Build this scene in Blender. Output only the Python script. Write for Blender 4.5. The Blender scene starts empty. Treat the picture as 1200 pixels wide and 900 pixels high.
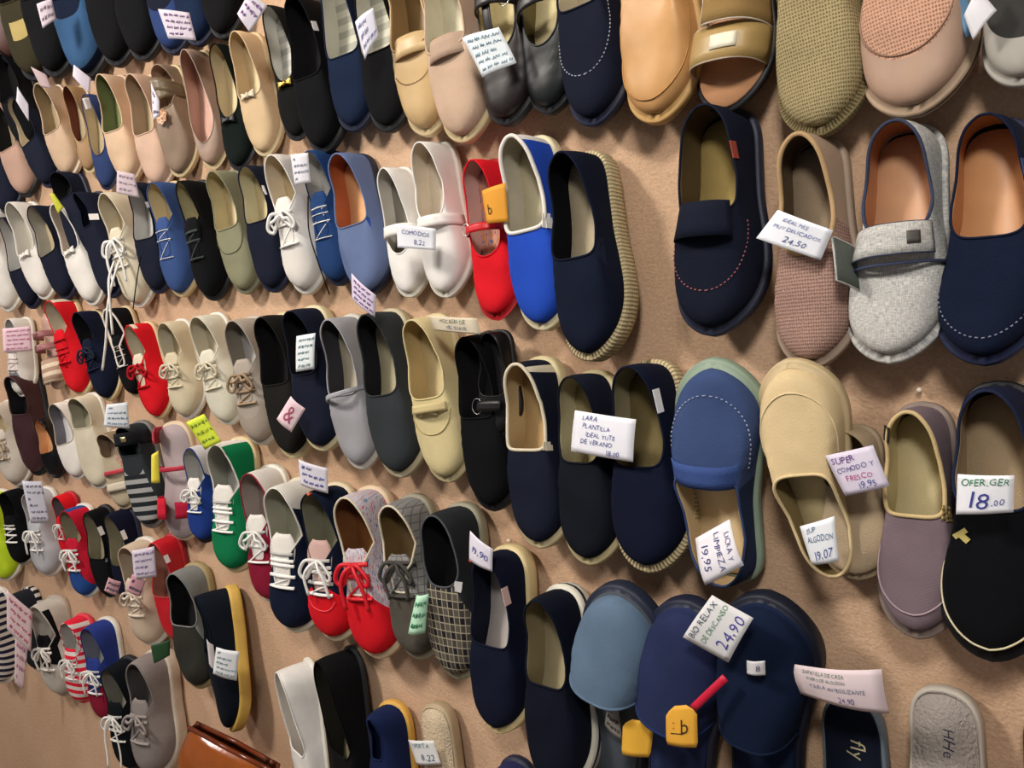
import bpy, math, random
import numpy as np
from mathutils import Vector, Matrix
random.seed(7)
COL = bpy.context.scene.collection
PI = math.pi

# ------------------------------------------------------------------ camera
F = 1000.0
YAW = math.atan(1.2*math.cos(math.radians(8.5)))      # between the view and the wall direction
PITCH = math.radians(8.5)
CAM = Vector((0, -0.967, 1.55))
hx, hy = -math.cos(YAW), math.sin(YAW)
W = Vector((hx*math.cos(PITCH), hy*math.cos(PITCH), -math.sin(PITCH))).normalized()
R_ = W.cross(Vector((0, 0, 1))).normalized()
U_ = R_.cross(W).normalized()

def ray(px, py):
    return (W*F + R_*(px-600) - U_*(py-450)).normalized()
def on_wall(px, py, d):
    r = ray(px, py)
    t = (-d - CAM.y)/r.y
    return CAM + r*t

# ------------------------------------------------------------------ materials
def s2l(c):
    return c/12.92 if c <= 0.04045 else ((c+0.055)/1.055)**2.4
def hexc(h, k=1.0):
    h = h.lstrip('#')
    return tuple(min(1, s2l(int(h[i:i+2], 16)/255)*k) for i in (0, 2, 4)) + (1,)
_M = {}
def M(kind, col='#808080', col2=None):
    key = (kind, col, col2)
    if key in _M: return _M[key]
    m = bpy.data.materials.new(kind + '_' + col.strip('#')); m.use_nodes = True
    nt = m.node_tree; N = nt.nodes; L = nt.links
    b = N['Principled BSDF']
    c = hexc(col)
    b.inputs['Base Color'].default_value = c
    rough = dict(leather=.42, patent=.14, rubber=.55, paper=.7, ink=.8, metal=.3, plastic=.35, satin=.5).get(kind, .88)
    b.inputs['Roughness'].default_value = rough
    b.inputs['Specular IOR Level'].default_value = .12 if rough > .8 else .4
    if kind == 'metal': b.inputs['Metallic'].default_value = 1
    if kind in ('paper', 'ink', 'metal', 'plastic'):
        _M[key] = m; return m
    uv = N.new('ShaderNodeUVMap')
    tc = N.new('ShaderNodeTexCoord')
    def noise(scale, detail=2, src=None, rough_=.5):
        n = N.new('ShaderNodeTexNoise'); n.inputs['Scale'].default_value = scale
        n.inputs['Detail'].default_value = detail; n.inputs['Roughness'].default_value = rough_
        L.new(src or tc.outputs['Object'], n.inputs['Vector']); return n
    def mapping(s, src=None):
        mp = N.new('ShaderNodeMapping'); mp.inputs['Scale'].default_value = s
        L.new(src or uv.outputs['UV'], mp.inputs['Vector']); return mp
    def mix(fac, a, bb, blend='MIX'):
        mx = N.new('ShaderNodeMix'); mx.data_type = 'RGBA'; mx.blend_type = blend
        if isinstance(fac, (int, float)): mx.inputs[0].default_value = fac
        else: L.new(fac, mx.inputs[0])
        for sock, v in ((mx.inputs[6], a), (mx.inputs[7], bb)):
            if isinstance(v, tuple): sock.default_value = v
            else: L.new(v, sock)
        return mx.outputs[2]
    def bump(h, strength, dist=.001):
        bp = N.new('ShaderNodeBump'); bp.inputs['Strength'].default_value = strength
        bp.inputs['Distance'].default_value = dist
        L.new(h, bp.inputs['Height']); L.new(bp.outputs['Normal'], b.inputs['Normal'])
    def math_(op, a, bb=None):
        q = N.new('ShaderNodeMath'); q.operation = op
        for i, v in enumerate((a, bb)):
            if v is None: continue
            if isinstance(v, (int, float)): q.inputs[i].default_value = v
            else: L.new(v, q.inputs[i])
        return q.outputs[0]
    def wave(axis, scale, dist=0):
        w = N.new('ShaderNodeTexWave'); w.bands_direction = axis
        w.inputs['Scale'].default_value = scale; w.inputs['Distortion'].default_value = dist
        L.new(uv.outputs['UV'], w.inputs['Vector']); return w.outputs['Fac']
    big = noise(22, 3)
    dark = tuple(x*.72 for x in c[:3]) + (1,)
    lite = tuple(min(1, x*1.18) for x in c[:3]) + (1,)
    base = mix(big.outputs['Fac'], dark, lite)
    if kind == 'canvas':
        wv = math_('ADD', wave('X', 260), wave('Y', 260))
        base = mix(math_('MULTIPLY', wv, .16), base, lite)
        L.new(base, b.inputs['Base Color']); bump(wv, .35, .0006)
    elif kind in ('suede', 'felt', 'plush'):
        n2 = noise(500 if kind != 'plush' else 260, 3)
        base = mix(math_('MULTIPLY', n2.outputs['Fac'], .35), base, lite)
        L.new(base, b.inputs['Base Color']); bump(n2.outputs['Fac'], .5 if kind != 'plush' else 1, .001 if kind != 'plush' else .003)
        b.inputs['Sheen Weight'].default_value = .05 if kind == 'suede' else .12
        b.inputs['Sheen Tint'].default_value = lite
    elif kind in ('leather', 'patent', 'rubber', 'satin'):
        n2 = noise(60, 4)
        L.new(base, b.inputs['Base Color']); bump(n2.outputs['Fac'], .12, .002)
    elif kind == 'mesh':                                   # knitted holes
        mp = mapping((1, 1, 1))
        v = N.new('ShaderNodeTexVoronoi'); v.inputs['Scale'].default_value = 270
        v.inputs['Randomness'].default_value = .15
        L.new(mp.outputs[0], v.inputs['Vector'])
        r = N.new('ShaderNodeValToRGB'); r.color_ramp.elements[0].position = .12; r.color_ramp.elements[1].position = .42
        L.new(v.outputs['Distance'], r.inputs['Fac'])
        c2 = hexc(col2) if col2 else tuple(x*.4 for x in c[:3])+(1,)
        base = mix(r.outputs['Color'], c2, base)
        L.new(base, b.inputs['Base Color']); bump(r.outputs['Color'], .6, .0012)
    elif kind == 'linen':
        a = noise(1, 3, mapping((160, 900, 1)).outputs[0]); d = noise(1, 3, mapping((900, 130, 1)).outputs[0])
        f = math_('MULTIPLY', math_('ADD', a.outputs['Fac'], d.outputs['Fac']), .5)
        r = N.new('ShaderNodeValToRGB'); r.color_ramp.elements[0].position = .38; r.color_ramp.elements[1].position = .6
        L.new(f, r.inputs['Fac'])
        base = mix(r.outputs['Color'], hexc(col2 or '#6f7478'), base)
        L.new(base, b.inputs['Base Color']); bump(f, .5, .001)
    elif kind == 'plaid':
        def stripes(axis, per, th):
            sx = N.new('ShaderNodeSeparateXYZ'); L.new(uv.outputs['UV'], sx.inputs[0])
            fr = math_('FRACT', math_('DIVIDE', sx.outputs[axis], per))
            return math_('LESS_THAN', fr, th)
        f = math_('MAXIMUM', stripes('X', .0125, .14), stripes('Y', .0125, .14))
        f2 = math_('ADD', stripes('X', .025, .5), stripes('Y', .025, .5))
        base = mix(math_('MULTIPLY', f2, .1), base, hexc(col2))
        base = mix(math_('MULTIPLY', f, .75), base, hexc(col2))
        L.new(base, b.inputs['Base Color'])
    elif kind == 'stripe':
        sx = N.new('ShaderNodeSeparateXYZ'); L.new(uv.outputs['UV'], sx.inputs[0])
        fr = math_('FRACT', math_('DIVIDE', sx.outputs['X'], .022))
        base = mix(math_('LESS_THAN', fr, .5), base, hexc(col2))
        L.new(base, b.inputs['Base Color'])
    elif kind == 'tweed':
        n2 = noise(1, 2, mapping((90, 420, 1)).outputs[0])
        r = N.new('ShaderNodeValToRGB'); e = r.color_ramp.elements
        e[0].position = .36; e[0].color = hexc('#5a6f94'); e[1].position = .44; e[1].color = c
        e2 = e.new(.58); e2.color = c
        e3 = e.new(.64); e3.color = hexc(col2 or '#a83a48')
        L.new(n2.outputs['Fac'], r.inputs['Fac']); L.new(r.outputs['Color'], b.inputs['Base Color'])
        bump(n2.outputs['Fac'], .4, .001)
    elif kind == 'rope':                                   # braided jute
        wv = wave('X', 62, .6)
        w2 = wave('Y', 70, .4)
        c2 = tuple(x*.55 for x in c[:3])+(1,)
        base = mix(wv, c2, base)
        L.new(base, b.inputs['Base Color']); bump(math_('ADD', wv, math_('MULTIPLY', w2, .5)), .9, .0015)
    else:
        L.new(base, b.inputs['Base Color'])
    _M[key] = m
    return m

# ------------------------------------------------------------------ meshes
def mesh_obj(name, verts, faces, mats, parent=None, uv=None, fm=None, smooth=True):
    me = bpy.data.meshes.new(name)
    me.from_pydata([tuple(v) for v in verts], [], [tuple(f) for f in faces])
    for m in (mats if isinstance(mats, (list, tuple)) else [mats]): me.materials.append(m)
    if fm is not None:
        me.polygons.foreach_set('material_index', np.array(fm, dtype=np.int32))
    me.polygons.foreach_set('use_smooth', np.full(len(me.polygons), smooth))
    if uv is not None:
        ul = me.uv_layers.new(name='UVMap')
        vi = np.empty(len(me.loops), dtype=np.int32); me.loops.foreach_get('vertex_index', vi)
        ul.data.foreach_set('uv', np.asarray(uv, dtype=np.float32)[vi].ravel())
    me.update()
    o = bpy.data.objects.new(name, me); COL.objects.link(o)
    if parent: o.parent = parent
    return o
class MB:
    """collects pieces of ONE part"""
    def __init__(s): s.v = []; s.f = []; s.uv = []; s.fm = []
    def add(s, v, f, uv=None, m=0):
        o = len(s.v); s.v += [tuple(p) for p in v]; s.f += [tuple(i+o for i in q) for q in f]
        s.uv += list(uv) if uv is not None else [(p[0], p[1]) for p in v]; s.fm += [m]*len(f); return s
    def build(s, name, mats, parent=None, smooth=True):
        return mesh_obj(name, s.v, s.f, mats, parent, s.uv, s.fm, smooth)
def tube(pts, r, closed=False, n=6, cap=True, flat=1.0, up=None):
    P = np.array(pts, float); K = len(P)
    V = []; Fs = []; UV = []
    if closed: T = np.roll(P, -1, 0)-np.roll(P, 1, 0)
    else:
        T = np.gradient(P, axis=0)
    T /= (np.linalg.norm(T, axis=1)[:, None]+1e-12)
    nrm = np.array(up if up is not None else (0, 0, 1), float)
    acc = 0
    rr = np.broadcast_to(np.asarray(r, float), (K,))
    for i in range(K):
        nn = nrm - T[i]*np.dot(nrm, T[i]); l = np.linalg.norm(nn)
        if l < 1e-4: nn = np.cross(T[i], (1, 0, 0.01)); l = np.linalg.norm(nn)
        nn /= l; nrm = nn if up is None else nrm
        bb = np.cross(T[i], nn)
        if i: acc += np.linalg.norm(P[i]-P[i-1])
        for k in range(n):
            a = 2*PI*k/n
            V.append(P[i]+rr[i]*(nn*math.cos(a)*flat+bb*math.sin(a))); UV.append((acc, k*.002))
    rng = K if closed else K-1
    for i in range(rng):
        for k in range(n):
            a = i*n+k; b = i*n+(k+1) % n; c = ((i+1) % K)*n+(k+1) % n; d = ((i+1) % K)*n+k
            Fs.append((a, b, c, d))
    if cap and not closed:
        Fs.append(tuple(range(n))[::-1]); Fs.append(tuple((K-1)*n+k for k in range(n)))
    return V, Fs, UV
def catmull(pts, n=6, closed=False):
    P = [np.array(p, float) for p in pts]; out = []
    K = len(P)
    for i in range(K if closed else K-1):
        p0 = P[(i-1) % K] if (closed or i > 0) else 2*P[0]-P[1]
        p1 = P[i]; p2 = P[(i+1) % K]
        p3 = P[(i+2) % K] if (closed or i+2 < K) else 2*P[-1]-P[-2]
        for j in range(n):
            t = j/n
            out.append(.5*((2*p1)+(-p0+p2)*t+(2*p0-5*p1+4*p2-p3)*t*t+(-p0+3*p1-3*p2+p3)*t**3))
    if not closed: out.append(P[-1])
    return np.array(out)
def slab(grid, thick, closed_u=False):
    """a thin sheet grid[u][v] made solid"""
    G = np.array(grid, float); nu, nv, _ = G.shape
    du = np.gradient(G, axis=0); dv = np.gradient(G, axis=1)
    n = np.cross(du, dv); n /= (np.linalg.norm(n, axis=2)[:, :, None]+1e-12)
    A = G+n*thick/2; B = G-n*thick/2
    V = list(A.reshape(-1, 3))+list(B.reshape(-1, 3)); Fs = []; o = nu*nv
    for i in range(nu-1):
        for j in range(nv-1):
            a = i*nv+j
            Fs.append((a, a+nv, a+nv+1, a+1)); Fs.append((o+a, o+a+1, o+a+nv+1, o+a+nv))
    for i in range(nu-1):
        a = i*nv; Fs.append((a, a+o, a+nv+o, a+nv)); a = i*nv+nv-1; Fs.append((a, a+nv, a+nv+o, a+o))
    for j in range(nv-1):
        a = j; Fs.append((a, a+1, a+1+o, a+o)); a = (nu-1)*nv+j; Fs.append((a, a+o, a+1+o, a+1))
    su = np.concatenate([[0], np.cumsum(np.linalg.norm(np.diff(G[:, nv//2], axis=0), axis=1))])
    sv = np.concatenate([[0], np.cumsum(np.linalg.norm(np.diff(G[nu//2], axis=0), axis=1))])
    UV = [(su[i], sv[j]) for i in range(nu) for j in range(nv)]*2
    return V, Fs, UV

# ------------------------------------------------------------------ shoes
LAT = np.array([(0,0),(.012,.16),(.05,.27),(.12,.33),(.25,.35),(.4,.38),(.55,.45),(.68,.5),(.78,.49),(.87,.42),(.94,.29),(.985,.13),(1,0)])
MED = np.array([(0,0),(.012,.16),(.05,.27),(.12,.32),(.25,.32),(.4,.33),(.55,.40),(.68,.47),(.78,.49),(.87,.44),(.94,.32),(.985,.16),(1,0)])
def sstep(a, b, x):
    t = np.clip((np.asarray(x, float)-a)/(b-a), 0, 1); return t*t*(3-2*t)
def spow(v, e): return np.sign(v)*np.abs(v)**e

class Last:
    def __init__(s, L, wf=.36, hf=1.0, z0=.016, xb=.03, xt=.55, wo=.84, ef=.38, slit=False, mule=False,
                 hh=.056, hs=.041, ht=.045, drop=.32, mirror=1, N=72, Mr=13, spring=.012, point=0, crumple=.0014, inset=.97):
        s.L = L; s.W = wf*L; s.k = L/.27; s.z0 = z0*s.k; s.mirror = mirror; s.xt = xt; s.xb = xb; s.spring = spring*s.k
        H = N//2; s.H = H; s.N = N; s.Mr = Mr
        halves = []
        for C, sg in ((LAT, 1), (MED, -1)):
            c = catmull(C, 10)
            d = np.concatenate([[0], np.cumsum(np.linalg.norm(np.diff(c*np.array([1, wf]), axis=0), axis=1))]); d /= d[-1]
            t = np.linspace(0, 1, H+1)
            x = np.interp(t, d, c[:, 0]); y = np.interp(t, d, c[:, 1])
            y = y*(1-point*sstep(.6, 1, x))
            halves.append((x, y, c))
        s.b = np.linspace(0, 1, H+1)
        rows = []
        for (x, y, c), sg in zip(halves, (1, -1)):
            bend = -.05*sstep(.55, 1, x)*s.W
            Bx = x*L; By = sg*y*s.W + bend
            hw = lambda xx: np.interp(xx, c[:len(c)*7//10, 0], c[:len(c)*7//10, 1])
            bt = np.interp(xt, x[:int(H*.9)], s.b[:int(H*.9)]); s.bt = bt
            if not mule:
                t = np.interp(s.b, [0, .08, bt, 1], [0, .15, .72, 1])
                A = PI*t; xc = (xb+xt)/2; a = (xt-xb)/2
                ca = np.cos(A); sa = np.sin(A)
                Tx = xc-a*np.where(ca > 0, spow(ca, .85), spow(ca, ef))
                fy = np.where(ca > 0, spow(sa, .75), spow(sa, ef))
                wof = wo*(1 - (.6*sstep(.34, .44, Tx) if slit else 0))
                wof = np.minimum(wof*(1+(0 if slit else .2)*sstep(.35, .85, Tx/xt)), .985)
                Ty = sg*wof*fy*hw(Tx)*s.W + (-.05*sstep(.55, 1, Tx)*s.W)
                r = Tx/xt
                if slit: zt = np.interp(r, [0, .15, .5, .62, 1], [hh, hh*.97, hs, hs*1.3, ht])
                else: zt = np.interp(r, [0, .15, .55, .9, 1], [hh, hh*.97, hs, ht*.97, ht])
                Tz = s.z0+zt*s.k*hf
            else:
                t = np.interp(s.b, [0, bt, 1], [0, .6, 1])
                phi = np.clip((t-.6)/.4, 0, 1)*PI/2
                ins = np.minimum(s.b/bt, 1)
                xs_ = np.interp(np.clip(t/.6, 0, 1)*bt, s.b, x); ys_ = np.interp(np.clip(t/.6, 0, 1)*bt, s.b, y)
                Tx = np.where(phi > 0, xt - .03*np.sin(phi)**2, xs_)
                Ty = sg*s.W*ys_*np.cos(phi)**.75*.985
                Tz = s.z0+.0015+ht*s.k*hf*np.sin(phi)**.7
            tau = sstep(bt*.9, 1, s.b)
            for j in range(H+1):
                rows.append((Bx[j], By[j], Tx[j]*L, Ty[j], Tz[j], tau[j], s.b[j], sg))
        lat = rows[:H+1]; med = rows[H+1:]
        s.rows = lat + med[H-1:0:-1]       # around: heel, lateral, toe, medial
        s.sb = np.array([(r[6]*r[7]) for r in s.rows])
        G = np.zeros((N, Mr+1, 3)); s.s = np.sin(np.linspace(0, PI/2, Mr+1))
        for j, (bx, by, tx, ty, tz, tau, b, sg) in enumerate(s.rows):
            ss = s.s; a = drop*tau; p = 1.75+1.0*tau
            h = (1-a*ss)*np.clip(1-ss**p, 0, 1)**(1/p)
            ins = inset
            G[j, :, 0] = tx+(bx*ins+.006*L-tx)*ss; G[j, :, 1] = ty+(by*ins-ty)*ss
            G[j, :, 2] = s.z0+(tz-s.z0)*h
        s.G = G
        du = np.roll(G, -1, 0)-np.roll(G, 1, 0); dv = np.gradient(G, axis=1)
        n = np.cross(dv, du); n /= (np.linalg.norm(n, axis=2)[:, :, None]+1e-12)
        s.Nn = -n if n[N//4, Mr//2, 1] < 0 else n
        rg = random.Random(int(L*1e6)); amp = crumple*s.k
        X = G[:, :, 0]/L; Y = G[:, :, 1]/s.W
        dsp = sum(rg.uniform(.4, 1)*np.sin(X*rg.uniform(8, 26)+Y*rg.uniform(-9, 9)+rg.uniform(0, 6)) for _ in range(5))*.3
        fold = np.exp(-((X-xt-.1)/.09)**2)*np.sin((X+.12*Y*rg.uniform(-1, 1))*95)*.35      # creases where the foot bends
        env = (1-s.s**6)[None, :]
        s.G = G = G+s.Nn*((dsp+fold)*env*amp)[:, :, None]
        s.Bo = np.array([(r[0], r[1]) for r in s.rows])
    def fin(s, V):
        V = np.array(V, float).reshape(-1, 3).copy()
        x = V[:, 0]/s.L
        V[:, 2] += s.spring*sstep(.7, 1.05, x)**1.3 + .004*s.k*sstep(.35, 0, x)
        V[:, 1] *= s.mirror
        return V
    def faces(s, V, Fs):
        return [tuple(f[::-1]) for f in Fs] if s.mirror < 0 else Fs
    def pt(s, b, side, sv, off=0.0):
        """surface point: b along the half perimeter, side +-1, sv 0 topline .. 1 sole"""
        jf = b*s.H if side > 0 else (s.N-b*s.H) % s.N
        j0 = int(math.floor(jf)); f = jf-j0
        kf = np.interp(sv, s.s, np.arange(s.Mr+1)); k0 = min(int(kf), s.Mr-1); g = kf-k0
        def q(A):
            a = A[j0 % s.N]; c = A[(j0+1) % s.N]
            return (a[k0]*(1-g)+a[k0+1]*g)*(1-f)+(c[k0]*(1-g)+c[k0+1]*g)*f
        return q(s.G)+q(s.Nn)*off
    def height_at(s, x):
        """outer height of the closed part at x (0..1)"""
        c = s.G[s.H]; return np.interp(x*s.L, c[:, 0], c[:, 2]) if x*s.L > c[0, 0] else s.G[s.H, 0, 2]

def grid_faces(N, Mr, closed=True):
    Fs = []
    for j in range(N if closed else N-1):
        jn = (j+1) % N
        for k in range(Mr):
            Fs.append((j*(Mr+1)+k, jn*(Mr+1)+k, jn*(Mr+1)+k+1, j*(Mr+1)+k+1))
    return Fs

def part(o, label=None):
    if label: o['label'] = label
    return o

def build_shoe(root, la, o):
    N, Mr = la.N, la.Mr; k = la.k
    up = o['up']; mats = [up]; fm = None
    G = la.G
    def put(name, V, Fs, mat, uv=None, fm=None, smooth=True, parent=None):
        return mesh_obj(name, la.fin(V), la.faces(V, Fs), mat, parent or root, uv, fm, smooth)
    # --- sole
    sole = o.get('sole') or M('rubber', '#d9d4c6')
    fl = o.get('flare', .0042)*k
    Bo = la.Bo; tn = np.roll(Bo, -1, 0)-np.roll(Bo, 1, 0); tn /= np.linalg.norm(tn, axis=1)[:, None]
    nr = np.stack([tn[:, 1], -tn[:, 0]], 1)
    if nr[N//4, 1] < 0: nr = -nr
    z0 = la.z0
    st = o.get('stripe')
    prof = [(-.006*k, 0), (fl*.4, .0015*k), (fl, .004*k), (fl, z0*.5), (fl, z0*.5+1e-4), (fl, z0*.72), (fl, z0*.72+1e-4), (fl*.9, z0-.002*k), (fl*.4, z0), (-.006*k, z0+.0008*k)]
    V = []; UV = []; per = np.concatenate([[0], np.cumsum(np.linalg.norm(np.diff(Bo, axis=0), axis=1))])
    for j in range(N):
        for (d, z) in prof:
            p = Bo[j]+nr[j]*d; V.append((p[0], p[1], z)); UV.append((per[j], z))
    K = len(prof); Fs = grid_faces(N, K-1); fmm = []
    for j in range(N):
        for q in range(K-1): fmm.append(1 if (st and q in (4, 5)) else 0)
    H = la.H
    for zi in (0, K-1):
        for j in range(H):
            a, b_, c, d = j*K+zi, (j+1)*K+zi, ((N-j-1) % N)*K+zi, ((N-j) % N)*K+zi
            q = (a, b_, c, d)
            if a == d: q = (a, b_, c)
            elif b_ == c: q = (a, b_, d)
            Fs.append(q if zi == 0 else q[::-1]); fmm.append(0)
    Fs = [tuple(f[::-1]) for f in Fs]
    so = put('sole', V, Fs, [sole]+([st] if st else []), UV, fmm)
    # --- insole
    ins = o.get('ins') or M('felt', '#b8a888')
    V = []; sc = .93
    cx = la.L*.5
    zi = z0+o.get('insz', .003)*k
    if o.get('mule') or o.get('sandal'): sc = .975
    ring = [(cx+(p[0]-cx)*sc, p[1]*sc) for p in Bo]
    V = [(p[0], p[1], z0) for p in ring]+[(p[0]*.995+.0025*la.L, p[1]*.98, zi) for p in ring]
    Fs = [(j, (j+1) % N, N+(j+1) % N, N+j) for j in range(N)]
    for j in range(H):
        a = N+j; b = N+(j+1) % N; c = N+(N-j-1) % N; d = N+(N-j) % N
        Fs.append((a, b, c, d) if a != d else (a, b, c)) if b != c else Fs.append((a, b, d))
    io = put('insole', V, Fs, ins, [(v[0], v[1]) for v in V])
    if not o.get('sandal'):
        # --- upper
        V = G.reshape(-1, 3); Fs = grid_faces(N, Mr)
        hw = la.W*.5; zmax = G[:, :, 2].max()
        UV = [(v[0], v[1]*(1+.8*(zmax-v[2])/hw)) for v in V]
        fm = np.zeros(N*Mr, int)
        sm = (la.s[:-1]+la.s[1:])/2
        for (mat, b0, b1, s0, s1, *sd) in o.get('regions', []):
            mats.append(mat); mi = len(mats)-1
            for j in range(N):
                sbm = (j+.5)/H if j < H else -(N-j-.5)/H
                if not (b0 <= abs(sbm) < b1): continue
                if sd and sd[0]*la.mirror*sbm < 0: continue
                for q in range(Mr):
                    if s0 <= sm[q] <= s1: fm[j*Mr+q] = mi
        uo = put('upper', V, Fs, mats, UV, fm)
        # --- lining
        lin = o.get('lin') or ins
        Lg = G-la.Nn*.0022*k
        Lg[:, 0] = G[:, 0]-la.Nn[:, 0]*.0004*k
        Vl = Lg.reshape(-1, 3)
        lo = put('lining', Vl, [f[::-1] for f in Fs], lin, UV)
        # --- collar binding
        if o.get('bind') is not False:
            T = G[:, 0] if not o.get('mule') else np.concatenate([G[int(la.bt*H):N-int(la.bt*H)+1, 0]])
            v, f, u = tube(T, o.get('bindr', .0016)*k, closed=not o.get('mule'))
            put('collar_trim', v, f, o.get('bind') or up, u)
    # --- stitched line
    if o.get('stitch'):
        mat, sv, b0 = o['stitch'][:3]
        mb = MB(); B = np.concatenate([np.linspace(b0, 1, 40)]); path = [la.pt(b, 1, sv, .0006*k) for b in B]+[la.pt(b, -1, sv, .0006*k) for b in B[::-1][1:]]
        path = np.array(path)
        if len(o['stitch']) > 3:
            v, f, u = tube(path, .0011*k, n=5); mb.add(v, f, u)
        else:
            for i in range(0, len(path)-1, 2):
                v, f, u = tube(path[i:i+2], .0009*k, n=4); mb.add(v, f, u)
        put('stitching', mb.v, mb.f, mat, mb.uv)
    # --- straps
    def strap_grid(x0, x1, hgt, v0=-1, v1=1, lift=.002, skew=0, nv=17, sq=2.4, nx=4):
        rows = []
        for i in range(nx):
            x = x0+(x1-x0)*i/(nx-1); row = []
            for j in range(nv):
                v = v0+(v1-v0)*j/(nv-1)
                a = v*PI/2
                xx = x+skew*v
                yl = np.interp(xx, LAT[:, 0], LAT[:, 1]); ym = np.interp(xx, MED[:, 0], MED[:, 1])
                hwid = (yl if v > 0 else ym)*la.W+lift*k
                sy = spow(math.sin(a), .8); cz = abs(math.cos(a))**(.8)
                bend = -.05*float(sstep(.55, 1, xx))*la.W
                row.append((xx*la.L, hwid*sy+bend, z0+.004*k+(hgt*k+lift*k)*cz))
            rows.append(row)
        return np.array(rows)
    for S in o.get('straps', []):
        g = strap_grid(S['x0'], S['x1'], S.get('h', .06), S.get('v0', -1)*1.0, S.get('v1', 1)*1.0, S.get('lift', .002), S.get('skew', 0))
        v, f, u = slab(g, S.get('th', .0022)*k)
        so_ = put('strap', v, f, S['mat'], u)
        if S.get('trim'):
            loop = list(g[0])+list(g[1:-1, -1])+list(g[-1][::-1])+list(g[1:-1, 0][::-1])
            v, f, u = tube(loop, .0013*k, closed=True, n=5)
            t_ = put('piping', v, f, S['trim'], u, parent=so_)
        if S.get('patch'):
            g2 = strap_grid(S['x0']*.7+S['x1']*.3, S['x0']*.3+S['x1']*.7, S.get('h', .06), S['patch'][1], S['patch'][2], S.get('lift', .002)+.002, S.get('skew', 0), nv=5)
            v, f, u = slab(g2, .002*k); put('badge', v, f, S['patch'][0], u, parent=so_)
        if S.get('buckle'):
            c = g[1:3, int(S['buckle']*16)].mean(0); r = (S['x1']-S['x0'])*la.L*.75
            loop = [(c[0]+r*math.cos(a), c[1]+r*.8*math.sin(a), c[2]+.003*k) for a in np.linspace(0, 2*PI, 12, endpoint=False)]
            v, f, u = tube(loop, .0009*k, closed=True, n=5); put('buckle', v, f, M('metal', '#cfcfcf'), u, parent=so_)
    if o.get('tstrap'):
        mat, x0, x1, h0, h1 = o['tstrap']
        rows = [[((x0+(x1-x0)*t)*la.L, w*la.W*.07, z0+(h0+(h1-h0)*t+.006*math.sin(t*PI))*k) for w in (-1, -.3, .3, 1)] for t in np.linspace(0, 1, 8)]
        v, f, u = slab(rows, .002*k); put('center_strap', v, f, mat, u)
    # --- tongue, laces
    if o.get('tongue') or o.get('lace'):
        tm = o.get('tongue') or up
        rows = []
        zt = la.height_at(la.xt)
        for t in np.linspace(0, 1, 13):
            x = la.xt+.06-(la.xt+.06-.33)*t; w = (.17+.07*t)*la.W*1.1*(1-max(0, t-.75)**2*8)
            z = zt-.005*k+(.008*k*t+.005*k*math.sin(t*PI))
            rows.append([(x*la.L, w*q, z-.006*k*q*q) for q in np.linspace(-1, 1, 7)])
        v, f, u = slab(rows, .0025*k); put('tongue', v, f, tm, u)
    if o.get('lace'):
        lm = o['lace']; mb = MB(); nb = o.get('bars', 5)
        prev = None
        x_hi = la.xt-.02; x_lo = .40
        T = la.G[:H+1, 0]
        for i in range(nb):
            x = x_lo+(x_hi-x_lo)*i/(nb-1)
            seg = np.argmin(np.abs(T[:, 0]/la.L-x)); b = seg/H
            a = la.pt(b, 1, .22, .0015*k); c = la.pt(b, -1, .22, .0015*k)
            m_ = (a+c)/2+np.array((0, 0, .004*k))
            a2 = la.pt(b, 1, .22, -.001*k); c2 = la.pt(b, -1, .22, -.001*k)
            v, f, u = tube(catmull([a2, a, m_, c, c2], 4), o.get('lacer', .0036)*k, flat=.6); mb.add(v, f, u)
            if prev is not None:
                v, f, u = tube(catmull([prev[0], (prev[0]+c)/2+np.array((0, 0, .002*k)), c], 4), o.get('lacer', .0036)*k*.55, flat=.6); mb.add(v, f, u)
            prev = (a, c)
            if i == 0: knot = m_+np.array((0, 0, .003*k))
        if o.get('bow', True):
            for sg in (1, -1):
                q = [knot, knot+np.array((.0*k, sg*.018*k, .008*k)), knot+np.array((.022*k, sg*.034*k, .004*k)), knot+np.array((.032*k, sg*.024*k, .0)), knot+np.array((.012*k, sg*.008*k, .003*k)), knot]
                v, f, u = tube(catmull(q, 5), o.get('lacer', .0036)*k, flat=.7); mb.add(v, f, u)
                ln = o.get('tail', .06)*k
                q = [knot, knot+np.array((.012*k, sg*.012*k, .008*k)), knot+np.array((ln*.5, sg*.022*k, .006*k)), knot+np.array((ln, sg*(.018+.01*random.random())*k, .0))]
                v, f, u = tube(catmull(q, 5), o.get('lacer', .0036)*k*.9, flat=.7); mb.add(v, f, u)
        put('laces', mb.v, mb.f, lm, mb.uv)
    # --- bow ornament
    if o.get('bowtie'):
        mat, x = o['bowtie']; z = la.height_at(x)+.003*k; mb = MB()
        for sg in (1, -1):
            rows = [[((x*la.L)+q*(.002+.007*t)*k, sg*(.002+.016*t)*k, z+.004*k*math.sin(t*PI)*(1 if q > 0 else .6)) for q in np.linspace(-1, 1, 5)] for t in np.linspace(0, 1, 6)]
            v, f, u = slab(rows, .0035*k); mb.add(v, f, u)
        c = np.array((x*la.L, 0, z+.002*k))
        v, f, u = tube([c-np.array((.005*k, 0, 0)), c, c+np.array((.005*k, 0, 0))], .004*k); mb.add(v, f, u)
        put('bow', mb.v, mb.f, mat, mb.uv)
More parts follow.
